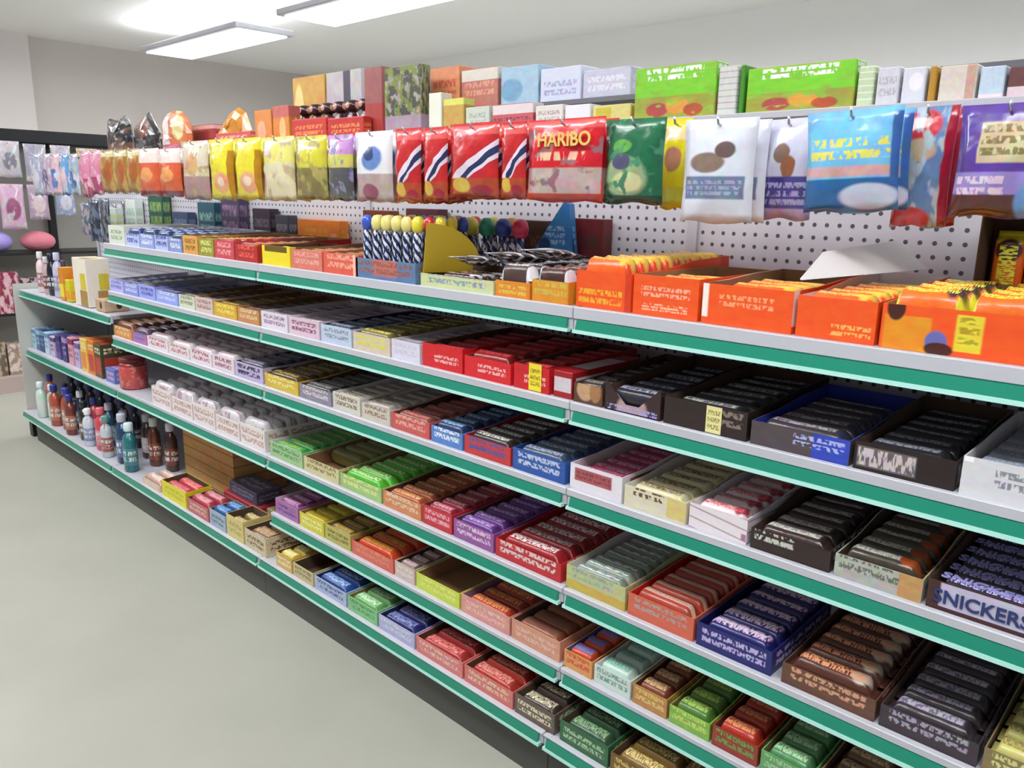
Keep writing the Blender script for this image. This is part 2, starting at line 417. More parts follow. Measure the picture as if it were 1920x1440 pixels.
SHN = {1: 'top shelf', 2: 'second shelf', 3: 'third shelf', 4: 'fourth shelf', 5: 'fifth shelf', 'b': 'bottom deck', 'p': 'upper shelf'}
BN = {0: 'nearest bay', 1: 'second bay', 2: 'third bay', 3: 'farthest bay'}
PROTO = {}
def content_mesh(kind, m, l, w_, h):
    k = (kind, m.name, round(l, 3), round(w_, 3), round(h, 3))
    if k not in PROTO:
        PROTO[k] = {'bar': lambda: m_bar(l, w_, h, m), 'box': lambda: m_box(l, w_, h, m), 'roll': lambda: m_roll(l, min(w_, h)/2, m)}[kind]()
    return PROTO[k]
KN = {1: ('candy_pack', 'candy pack'), 2: ('chocolate_bar', 'chocolate bar'), 3: ('chocolate_bar', 'chocolate bar'), 4: ('candy_bar', 'candy bar'), 5: ('candy_bar', 'candy bar'), 'b': ('snack_packet', 'snack packet')}
def tray(shelf, bay, p0, p1, dtray, dbar, mo, mi, mb, hf=.05, hb=.065, d=.30, kind='bar', n=6, skip=0, last=None, h=.034, y=.012, cut=None, letter=None, bletter=None, sticker=None, double=False, noname=False, tilt=0.0):
    z = top(shelf)+.0004 if shelf != 'b' else top('b')+.0004
    yo = y if shelf != 'b' else -.05+y
    zl = top(shelf)
    X0 = lipx(p0, zl, yo); X1 = lipx(p1, zl, yo)
    gap = .004; wd = X1-X0-gap; hf *= R.uniform(.82, 1.04); hb = max(hb*.93, hf); h *= R.uniform(1.05, 1.3); xc = (X0+X1)/2
    o = link('display_tray', tray_mesh(wd, d, hf, hb, mo, mi, cut=cut), None, (xc, yo, z))
    tag(o, '%s, %s of the %s' % (dtray, SHN[shelf], BN[bay]), 'display tray', 'open display trays on the %s' % SHN[shelf])
    if letter:
        s, sz, lm, lz = letter
        link('lettering', text_mesh(s, sz, lm), o, (0, -.0012, lz), (PI/2, 0, 0))
    if sticker:
        sx, sw, shh, sm = sticker
        bm = bmesh.new(); abox(bm, sx*wd-sw/2, sx*wd+sw/2, -.0016, -.0004, .002, shh); link('price_sticker', mesh(bm, 'price_sticker', sm), o)
    if n == 0: return o
    nu = (last or n); pitch = (d-.008)/n
    ncol = 2 if double else 1
    bl = (wd-.010)/ncol
    me = content_mesh(kind, mb, bl, pitch*.9, h)
    grp = '%s in the %s, %s, %s' % (dbar, dtray, SHN[shelf], BN[bay])
    lb = '%s, %s, %s' % (dbar, SHN[shelf], BN[bay])
    for c in range(ncol):
        for i in range(skip, nu):
            b = bpy.data.objects.new(KN[shelf][0], me); COL.objects.link(b)
            b.location = (xc+(c-(ncol-1)/2)*bl, yo+.004+pitch*(i+.5), z+.006)
            b.rotation_euler = (R.uniform(-.09, .09) if h < .05 and 0 < i < n-1 else 0, R.uniform(-.012, .012), R.uniform(-.02, .02)*(.3 if n > 7 else 1))
            tag(b, lb, KN[shelf][1], grp)
            if bletter:
                s, sz, lm = bletter
                link('lettering', text_mesh(s, sz, lm, .0008), b, (0, 0, h+.0003), (0, 0, 0))
    return o
Y_ST = PRT('yellow_sticker', 'f4e23a', ('t', .5, .5, .8, .7, 'a98a10', 4, 6))
DK = '2e1f1b'
m_sn = mat('wrapper_brown_white', '3b2a27', .3, 0, [('r', .46, .5, .72, .5, '9c9490'), ('t', .46, .5, .7, .44, 'd8d2cc', 9, 2), ('r', .88, .5, .06, 1, '2a1c1a')], coat=.4, var=.3, bump=.3, bscale=80)
m_snp = BAR('brown_lavender', '37303f', 'b9b2e6', '3a2018')
M_LET_W = mat('white_letters', 'e9e6ee', .5)
M_LET_B = mat('blue_letters', '4a5ad0', .5)
M_LET_C = mat('cream_letters', 'f2e7b0', .5)
M_LET_Y = mat('yellow_letters', 'f5d54a', .5)

# ---- top shelf, nearest bay: orange peanut butter cup cartons
OR = lambda n, *s: PRT('orange_'+n, 'f2571c', *s)
m_orp = BAR('orange_pack', 'f4641c', 'f7b33c', 'e8420e', 'f2c440')
def p_orange_nearest():
    tray(1, 0, 1078, 1182, 'orange tray with yellow foot, full of orange packs', 'orange pack in leftmost orange tray', OR('a', ('t', .45, .25, .8, .35, 'f0b030', 7, 4), ('r', .95, .5, .1, 1, 'd83a18')), M_CARD, m_orp, hf=.08, hb=.10, d=.36, n=8, h=.085, y=.022)
    tray(1, 0, 1184, 1308, 'orange tray with pale red print on its front', 'orange pack at front of pale-printed tray', OR('b', ('t', .5, .6, .75, .3, 'f6a890', 7, 5), ('t', .5, .22, .7, .2, 'f7c0a0', 9, 6)), M_CARD, m_orp, hf=.078, hb=.08, d=.30, n=6, last=3, h=.055, y=.022)
    tray(1, 0, 1312, 1484, 'wide orange tray with white price flag at left', 'orange pack in wide flagged tray', OR('c', ('r', .035, .55, .07, .8, 'fbeee6'), ('t', .5, .55, .6, .3, 'f9a070', 8, 4)), M_CARD, m_orp, hf=.078, hb=.085, d=.30, n=6, skip=1, last=4, h=.05, y=.022)
    o = tray(1, 0, 1488, 1640, 'orange tray with white lid panel folded open', 'orange pack beneath white lid panel', OR('d', ('t', .7, .2, .5, .25, 'f4b060', 7, 5)), M_WCARD, m_orp, hf=.078, hb=.09, d=.34, n=6, last=5, h=.06, y=.022)
    bm = bmesh.new()
    wv = lipx(1640, top(1), .022)-lipx(1488, top(1), .022)-.003
    vs = [(-wv/2+.001, .001, .088), (wv/2-.03, .31, .097), (-wv/2+.03, .333, .142), (-wv/2-.012, .11, .126)]
    A = [bm.verts.new(v) for v in vs]; B = [bm.verts.new((v[0]-.002, v[1], v[2]+.002)) for v in vs]
    bm.faces.new(A); bm.faces.new(B[::-1])
    for i in range(4): bm.faces.new((A[i], B[i], B[(i+1) % 4], A[(i+1) % 4]))
    bmesh.ops.recalc_face_normals(bm, faces=bm.faces)
    f = link('lid_flap', mesh(bm, 'lid_flap', M_WCARD), o); f['label'] = 'white inside of the folded lid'
    tray(1, 0, 1644, 1965, 'widest orange tray with yellow and brown cup pictures', 'orange and yellow pack in widest orange tray',
         OR('e', ('r', .17, .3, .3, .6, 'e89020'), ('e', .09, .72, .06, .22, '4a2018'), ('e', .36, .2, .07, .2, '6a6fae'), ('e', .38, .08, .09, .12, '4a2018'), ('r', .55, .4, .16, .62, 'e8d23a'), ('t', .55, .45, .12, .5, 'b89a20', 4, 8)),
         M_CARD, BAR('orange_yellow_pack', 'f2701c', 'f4e23a', 'e8e03a', '4a2a30'), hf=.07, hb=.09, d=.27, n=4, h=.066, y=.022, double=True, kind='bar')
    # tall carton standing on end behind the widest tray
    X = lipx(1838, 1.1, .28)
    t = link('tall_carton', tray_mesh(.22, .19, .085, .085, M_DCARD, M_DCARD), None, (X+.085, .392, top(1)+.003), (PI/2, 0, 0))
    tag(t, 'tall open dark brown carton of orange packets behind widest orange tray', 'carton')
    for i in range(4):
        m = content_mesh('bar', BAR('orange_yellow_pack', '', ''), .16, .048, .034)
        b = link('candy_pack', m, None, (X+.012+i*.049, .380, top(1)+.003+.0855), (0, -PI/2, PI/2))
        tag(b, 'upright orange and yellow packet in tall brown carton', 'candy pack', 'upright packets in the tall carton')
p_orange_nearest()

# ---- top shelf, second bay
def p_top_second():
    tray(1, 1, 492, 545, 'small bright yellow box with dark mouth', 'yellow pack in small yellow box', PRT('yellow_a', 'f0dc28', ('r', .5, .85, .8, .3, '6a5010')), M_DCARD, BAR('yell', 'e8d428', 'a88a10'), hf=.06, hb=.06, d=.2, n=5, last=2, h=.04)
    tray(1, 1, 547, 605, 'salmon pink tray left of the orange-red one', 'pinkish red bar in salmon tray', PRT('salm', 'dc7a6a', ('t', .5, .5, .8, .6, 'e9a79a', 6, 4)), M_CARD, BAR('redbrn', 'b5412c', 'a98a4a'), hf=.055, hb=.07, d=.33, n=8, h=.04)
    tray(1, 1, 607, 672, 'orange-red tray left of the striped candy tubes', 'rust brown bar in orange-red tray', PRT('orred', 'e2604a', ('t', .5, .5, .8, .6, 'f0a890', 6, 4), ('r', .9, .5, .06, 1, 'f6d0b8')), M_CARD, BAR('rust', '9c4a26', 'b9902a'), hf=.06, hb=.075, d=.33, n=8, h=.042)
    # orange carton standing at the back of those trays
    b = link('carton', m_box(.26, .038, .12, PRT('orange_back', 'f08a28', ('r', .5, .25, 1, .35, 'ee6a20'), ('t', .45, .62, .6, .3, 'e6b040', 6, 3), ('r', .86, .4, .14, .5, 'f8b890'))), None, (lipx(605, 1.15, .373), .373, top(1)+.0005))
    tag(b, 'glossy orange carton standing at back of top shelf, second bay', 'carton')
p_top_second()
for px, wd, hh, c1, c2, nm in ((500, .13, .15, '3a2c3c', '7a6a78', 'dark plum'), (538, .09, .13, '4a4a5a', '8a8a98', 'charcoal'), (715, .14, .16, '7a3a24', 'a86a3a', 'russet'), (800, .15, .17, '5a2a34', '8a7a40', 'dark wine'), (985, .17, .15, '3a2418', '6a3a2a', 'blackish brown'), (1098, .13, .16, '6a1c20', '4a2a2a', 'dark maroon')):
    b = link('carton', m_box(wd, .038, hh, PRT('bs'+nm.replace(' ', ''), c1, ('t', .5, .5, .8, .6, c2, 5, 4))), None, (lipx(px, 1.12, .373), .373, top(1)+.0005))
    tag(b, '%s carton standing at back of the top shelf, second bay' % nm, 'carton')

def p_tubes():
    z = top(1)
    x0, x1 = lipx(672, z, .02), lipx(785, z, .02)
    o = link('display_tray', tray_mesh(x1-x0-.004, .20, .05, .06, PRT('bluepink', '5c7fa8', ('r', .5, .5, .4, .7, 'c2706a'), ('t', .5, .5, .9, .6, '9a5a4a', 7, 4)), M_DCARD), None, ((x0+x1)/2, .012, z+.0004))
    tag(o, 'blue and pink tray holding striped candy tubes, top shelf of the second bay', 'display tray', 'open display trays on the top shelf')
    cols = [('yellow', 'f2e040'), ('red', 'd02a30'), ('lime green', '9ad030'), ('pale yellow', 'f4e890'), ('blue', '3a5ad0')]
    bm = bmesh.new(); lathe(bm, [(.0105, 0), (.0115, .003), (.0115, .11), (.008, .118)], 12)
    body = mesh(bm, 'tube_body', mat('striped_tube', 'dfe4f2', .25, 0, [('s', 5, .5, '1c2b6a', 1, 1.5), ('n', 6, .56, '14141c')], coat=.5), True)
    heads = []
    for nm, c in cols:
        bm = bmesh.new(); lathe(bm, [(.008, .118), (.0125, .124), (.0145, .135), (.013, .147), (.007, .155)], 12)
        heads.append((nm, mesh(bm, 'cap', mat('cap_'+nm, c, .3, coat=.5), True)))
    k = 0
    for j in range(5):
        for i in range(6):
            nm, hm = heads[R.randrange(5)]
            t = thing('candy_tube', (x0+.022+(x1-x0-.044)*i/5, .036+j*.037, z+.003))
            link('tube_body', body, t); link('cap', hm, t)
            tag(t, 'upright blue and white striped candy tube with %s cap' % nm, 'candy tube', 'striped candy tubes with %s caps' % nm)
    # loose colourful bottles right behind the flap carton
    rows = [(825, .24, 'e6d23a', 'yellow'), (853, .24, 'c8202c', 'dark red'), (882, .24, 'eede50', 'lemon yellow'), (912, .24, '2a9a7a', 'teal'), (943, .24, '2a3f9a', 'dark blue'), (974, .24, 'e0305a', 'pink'), (858, .31, '2a6a30', 'dark green'), (890, .31, 'd83a2a', 'scarlet'), (924, .31, 'e8e25a', 'pale yellow'), (958, .31, 'e89a2a', 'amber')]
    for px, yy, c, nm in rows:
        X = lipx(px, 1.12, yy)
        t = thing('candy_dispenser', (X, yy, z+.0006), R.uniform(-1, 1))
        bm = bmesh.new(); lathe(bm, [(.015, 0), (.017, .004), (.017, .07), (.012, .09), (.010, .11)], 14)
        link('dispenser_body', mesh(bm, 'dispenser_body', mat('dispenser_print', 'e8e8f0', .25, 0, [('s', 3, .5, '2a3a80', 1, 1), ('n', 5, .55, '1a1a24')], coat=.4), True), t)
        bm = bmesh.new(); lathe(bm, [(.011, .11), (.019, .117), (.022, .132), (.018, .148), (.009, .156)], 14)
        link('cap', mesh(bm, 'cap', mat('bcap_'+nm, c, .3, coat=.5), True), t)
        tag(t, 'candy dispenser with round %s head behind the olive yellow flap carton' % nm, 'candy dispenser', 'candy dispensers on the top shelf')
p_tubes()

def p_flapbox():
    z = top(1); y0 = .014
    x0, x1 = lipx(788, z, y0), lipx(926, z, y0); wd = x1-x0-.004
    o = link('display_tray', tray_mesh(wd, .125, .03, .05, PRT('cream_grn', 'cfd6a0', ('t', .5, .5, .8, .7, '8f9ab0', 7, 3)), M_DCARD), None, ((x0+x1)/2, y0, z+.0004))
    tag(o, 'pale carton with curved olive yellow side flap, top shelf of second bay', 'display tray')
    bm = bmesh.new(); n = 10; pts = [(0, 0)]
    for i in range(n+1):
        a = PI/2*i/n; pts.append((.0+.115*math.sin(a)+.0, .115*math.cos(a)*.95))
    pts = [(0, 0), (.15, .0)]+[(.15*math.cos(PI/2*i/n), .12*math.sin(PI/2*i/n)) for i in range(1, n+1)]
    prism(bm, pts, 0, -.001, .001)
    f = link('side_flap', mesh(bm, 'side_flap', mat('olive_yellow_card', 'c9a92c', .6)), o, (-wd/2+.003, .004, .03), (0, .25, -.35)); f['label'] = 'curved olive yellow flap'
    pm = BAR('dark_foil', '3a1c20', 'd8c0cc', None, 'e8e4e0', rough=.2)
    me = content_mesh('bar', pm, min(.13, wd-.02), .034, .03)
    for i in range(3):
        b = link('candy_bar', me, None, ((x0+x1)/2+.006*(i % 2), y0+.025+i*.037, z+.007), (R.uniform(-.1, .1), 0, R.uniform(-.03, .03)))
        tag(b, 'dark maroon foil bar in the carton with olive yellow flap', 'candy bar', 'maroon foil bars in the flap carton')
    # silver-edged bags tumbling over it
    for i, (px, yy, zz, rz) in enumerate([(866, .022, .074, .12), (930, .03, .088, -.1), (1004, .05, .1, .05)]):
        me = m_pouch(.085, .12, .02, mat('silver_black_pouch', '2a2226', .2, 0, [('s', 3, .3, 'e8e6e8', 1, 1.2), ('n', 5, .6, '6a4a3a')], coat=.5), seed=20+i)
        b = link('candy_pouch', me, None, (lipx(px, z+.06, yy), yy, z+zz), (PI/2-.12, 0, rz))
        tag(b, 'crumpled black, white and brown candy pouch, %s of three over the flap carton' % ('leftmost', 'middle', 'rightmost')[i], 'candy pouch', 'crumpled pouches over the flap carton')
    tray(1, 1, 928, 994, 'orange tray with brown rim beside the flap carton', 'brown and silver bar in brown-rimmed tray', PRT('orgb', 'e08a28', ('r', .5, .9, 1, .25, '5a3a20'), ('t', .5, .3, .8, .4, 'e0c050', 5, 3)), M_DCARD, BAR('brnsil', '4a3430', 'd9d5dc', 'e8e8ee'), hf=.04, hb=.06, d=.34, n=8, h=.05)
    tray(1, 1, 996, 1066, 'amber and yellow tray at right end', 'silver-ended dark bar in amber tray', PRT('amber', 'dd8f2a', ('t', .5, .45, .9, .5, 'cdb44a', 6, 3)), M_DCARD, BAR('slvend', '4a2a26', 'a98070', 'f0eaf0'), hf=.045, hb=.07, d=.34, n=8, h=.052)
    # blue triangular display header
    bm = bmesh.new(); prism(bm, [(-.06, 0), (.06, 0), (.045, .12), (.03, .125)], 1, -.012, .012)
    h = link('display_header', mesh(bm, 'display_header', PRT('bluetri', '2f7cc0', ('t', .55, .35, .5, .4, '9ccaf0', 5, 6), ('e', .3, .15, .15, .15, '14406e'))), None, (lipx(1028, 1.14, .30), .325, top(1)+.0005), (0, 0, .12))
    h.location.z = top(1)+.075
    tag(h, 'blue triangular card header standing above the trays left of pegboard', 'display header')
p_flapbox()

# ---- top shelf, third bay
def p_top_third():
    tray(1, 2, 205, 235, 'white and pale green box at left end', 'pale green pack in leftmost box', PRT('wgrn', 'dfe4d6', ('t', .5, .5, .7, .6, '9ab08a', 4, 4)), M_WCARD, BAR('palegrn', 'cfd8c0', '8aa070'), hf=.07, hb=.08, d=.3, n=7, h=.05)
    for i, (a, b) in enumerate(((236, 262), (263, 290), (291, 316), (317, 342))):
        tray(1, 2, a, b, 'blue and white tray, %s of four blue ones' % ('first', 'second', 'third', 'last')[i], 'blue and white bar in %s blue tray' % ('first', 'second', 'third', 'last')[i], PRT('blwh%d' % i, ('c4ccee', '93a4e0', 'b8c0ea', '8594cc')[i], ('t', .5, .5, .8, .7, ('4a5fb8', 'e4e8fa', '3c50a0', 'e0e4fa')[i], 4, 4)), M_WCARD, BAR('navyw%d' % (i % 2), ('2c3f7e', '26405e')[i % 2], 'a8b8dc'), hf=.055, hb=.075, d=.34, n=8, h=.05)
    tray(1, 2, 344, 372, 'orange and olive tray', 'olive and orange bar in orange-olive tray', PRT('orol', 'e0a050', ('t', .5, .5, .7, .7, '8a7020', 4, 4)), M_CARD, BAR('olive', '6a5a20', 'c8a848', 'a04020'), hf=.06, hb=.07, d=.34, n=8, h=.045)
    tray(1, 2, 373, 402, 'olive and lime tray', 'lime and brown bar in lime tray', PRT('oll', '9a9430', ('t', .5, .5, .7, .7, 'd8e080', 4, 4)), M_CARD, BAR('olive2', '5c5020', '9aa040'), hf=.06, hb=.07, d=.34, n=8, h=.045)
    tray(1, 2, 403, 440, 'pinkish red tray, left of the crimson one', 'red bar in pinkish red tray', PRT('pkrd', 'cc4a52', ('t', .5, .5, .7, .7, 'f0a0a0', 4, 4)), M_CARD, BAR('redd', 'a82a22', 'd8a050'), hf=.06, hb=.07, d=.34, n=8, h=.045)
    tray(1, 2, 441, 484, 'crimson tray at the right end', 'crimson bar in crimson tray', PRT('crim', 'b02a26', ('t', .5, .5, .7, .7, 'e8584a', 4, 4)), M_CARD, BAR('redd2', '98201c', 'c88a3a'), hf=.06, hb=.07, d=.34, n=8, h=.045)
    for i, (px, c1, c2, dsc) in enumerate(((215, 'dfe8e0', 'd8e060', 'white and yellow'), (252, 'e6efe8', 'a8c8b0', 'white and mint'), (300, '1f5a48', '90b060', 'dark green'), (345, '3a4a6a', '7a8ab0', 'slate blue'), (395, '24586a', '8ab8b0', 'dark teal'), (440, '4a3a5a', '9a7a9a', 'dusky purple'))):
        b = link('carton', m_box(.12 if px < 280 else .15, .038, .12 + .045*(i % 3), PRT('bk%d' % i, c1, ('t', .5, .5, .8, .6, c2, 5, 4))), None, (lipx(px, 1.17, .373), .373, top(1)+.0005))
        tag(b, '%s carton standing against back of the top shelf, third bay' % dsc, 'carton')
p_top_third()

# ---- second shelf
def p_second():
    S = 2
    tray(S, 0, 1074, 1130, 'brown tray with tan nut picture', 'brown and tan bar in nut-picture tray', PRT('tannut', '5a4030', ('e', .4, .5, .3, .4, 'c8a078'), ('e', .75, .5, .2, .4, 'a87a50')), M_DCARD, BAR('dkgrey1', '3a3436', '8a8078'), hf=.045, hb=.06, d=.33, n=7, h=.036)
    tray(S, 0, 1132, 1238, 'dark brown tray with V-cut pinkish front', 'dark bar with silver print in V-cut tray', PRT('vcut', '3a2626', ('e', .5, .1, .28, .5, 'b89a94'), ('t', .5, .12, .9, .2, 'a8a0e0', 6, 4)), M_DCARD, BAR('dksilv', '2c2a34', 'a4a4b8'), hf=.05, hb=.07, d=.33, n=6, h=.036, cut=.35)
    tray(S, 0, 1242, 1400, 'brown-black tray with pale yellow price sticker', 'black and silver bar in yellow-stickered tray', PRT('brbk', '2f211f', ('t', .8, .5, .3, .5, '8a7a70', 5, 4)), M_DCARD, mat('wrapper_bksilv', '27242a', .3, 0, [('r', .46, .5, .72, .5, '5e5e60'), ('t', .46, .5, .7, .44, 'b4b2ae', 9, 2), ('r', .88, .5, .06, 1, '1e1c1e')], coat=.4, var=.3, bump=.3, bscale=80), hf=.05, hb=.07, d=.33, n=6, h=.034, sticker=(.12, .030, .05, PRT('palest', 'ece6a4', ('t', .5, .5, .8, .8, 'a89a50', 3, 6))))
    tray(S, 0, 1404, 1592, 'blue and grey-purple tray with blue right side', 'grey-purple bar in blue-sided tray', PRT('bluegp', '54484e', ('r', .82, .5, .36, 1, '3348b8'), ('t', .7, .45, .5, .4, 'b4bcf0', 7, 4)), mat('blue_card', '2c40b0', .6), mat('wrapper_greyp', '3c343c', .3, 0, [('r', .46, .5, .72, .5, '6a6066'), ('t', .46, .5, .7, .44, 'b8aeb4', 9, 2), ('r', .88, .5, .06, 1, '30304a')], coat=.4, var=.3, bump=.3, bscale=80), hf=.045, hb=.06, d=.31, n=6, h=.034, last=5)
    tray(S, 0, 1596, 1790, 'black-brown tray with pale block letters on front', 'black bar with grey print in lettered tray', PRT('herfront', '2a1c1c', ('r', .33, .34, .6, .5, '6c6264'), ('t', .33, .34, .58, .42, 'cfc4c4', 9, 2)), M_DCARD, mat('wrapper_blackgrey', '26242a', .3, 0, [('r', .46, .5, .72, .5, '565660'), ('t', .46, .5, .7, .44, '9c9da6', 9, 2), ('r', .88, .5, .06, 1, '1a1a1e')], coat=.4, var=.3, bump=.3, bscale=80), hf=.052, hb=.07, d=.31, n=6, h=.036)
    tray(S, 0, 1794, 1985, 'white tray with grey lettering at right edge', 'silver-blue bar in white tray', PRT('whfront', 'dcdce0', ('t', .65, .5, .6, .45, '8a8c98', 7, 3), ('r', .06, .9, .1, .3, 'ffffff')), M_WCARD, BAR('silvblue', 'a6aab8', '6c7080', None, None), hf=.055, hb=.07, d=.31, n=6, h=.038)
    D = [(490, 540, 'white and lavender tray at left end', 'white and mauve bar in lavender tray', 'e6dce8', '9a7a98', M_WCARD, ('mauve', '8a7084', 'dccfdc')),
         (542, 600, 'pink and white tray with maroon edge', 'pinkish bar in maroon-edged tray', 'e0c4d4', '8a4a6a', M_WCARD, ('pinkish', 'a88a9c', 'e4d4dc')),
         (602, 660, 'pale blue-grey tray with navy side', 'navy-grey bar in pale blue tray', 'c4d0e4', '8a98ac', mat('navy_card', '2a3a5a', .6), ('navygrey', '3a4058', '9aa0b8')),
         (662, 732, 'beige and yellow tray, middle of the bay', 'yellow-brown bar in beige tray', 'd8c8b4', 'e0d850', M_CARD, ('yelbrn', '7a6a3a', 'd8d060')),
         (734, 788, 'plain white tray left of the red ones', 'silver-grey bar in plain white tray', 'e0dcec', 'd0ccdc', M_WCARD, ('silv2', '8a8288', 'b4aab4'))]
    for a, b, dt, db, c1, c2, mi, bb in D:
        tray(S, 1, a, b, dt, db, PRT('s2'+bb[0], c1, ('t', .5, .5, .8, .6, c2, 6, 4)), mi, BAR(*bb), hf=.05, hb=.06, d=.33, n=7, h=.038)
    for i, (a, b, c, dsc) in enumerate(((792, 868, 'd82028', 'first'), (870, 958, 'dd242c', 'second'), (962, 1030, 'd01c24', 'third'))):
        kw = dict(sticker=(.12, .035, .06, Y_ST)) if i == 2 else {}
        tray(S, 1, a, b, 'bright red tray, %s of three%s' % (dsc, ', yellow sticker on front' if i == 2 else ''), 'red pack in %s red tray' % dsc, PRT('red%d' % i, c, ('t', .6, .4, .6, .35, 'f4b8b8', 7, 4)), M_DCARD, BAR('redpk', '9c1c20', 'd8404a', '7a1418'), hf=.056, hb=.066, d=.31, n=6, h=.042, **kw)
    bx = link('carton', m_box(.05, .24, .055, PRT('redwhite', 'a81820', ('r', .5, .5, .9, .55, 'd8ccd4'))), None, (lipx(1053, .9, .012), .135, top(2)+.0005))
    tag(bx, 'narrow red carton with pale side lying right of the red trays', 'carton')
    for i, (a, b, c1, c2, dt) in enumerate(((206, 232, 'c0bcf0', '6a78d0', 'leftmost lavender-blue tray'), (233, 260, '8a98e0', 'd8dcfa', 'mid-blue tray beside leftmost one'), (261, 292, 'a0a8f0', '4a58b0', 'periwinkle tray'), (293, 334, '98a8f0', 'd0d8fa', 'light blue tray right of the periwinkle'))):
        tray(S, 2, a, b, dt, 'navy bar in '+dt, PRT('lv%d' % i, c1, ('t', .5, .5, .8, .6, c2, 4, 4)), M_WCARD, BAR('navyb', '2a2c5c', '8a8cc0'), hf=.05, hb=.062, d=.33, n=7, h=.036)
    for i, (a, b, c1, c2, bb, dt) in enumerate(((336, 366, 'd8dcc8', '8a9070', ('brn1', '6a5a50', 'b0a090'), 'pale beige tray'), (367, 400, 'd8c4b8', 'a07080', ('brn2', '5a4844', 'a88a88'), 'rosy beige tray'), (401, 445, 'd8a83a', 'f0e060', ('brn3', '5c4630', 'c8a850'), 'yellow-orange tray'), (446, 487, 'c88a50', 'e8c8a0', ('brn4', '4a3a34', '9a7a70'), 'amber-brown tray'))):
        tray(S, 2, a, b, dt, 'brown bar in '+dt, PRT('bg%d' % i, c1, ('t', .5, .5, .8, .6, c2, 4, 4)), M_CARD, BAR(*bb), hf=.05, hb=.062, d=.33, n=7, h=.036)
p_second()

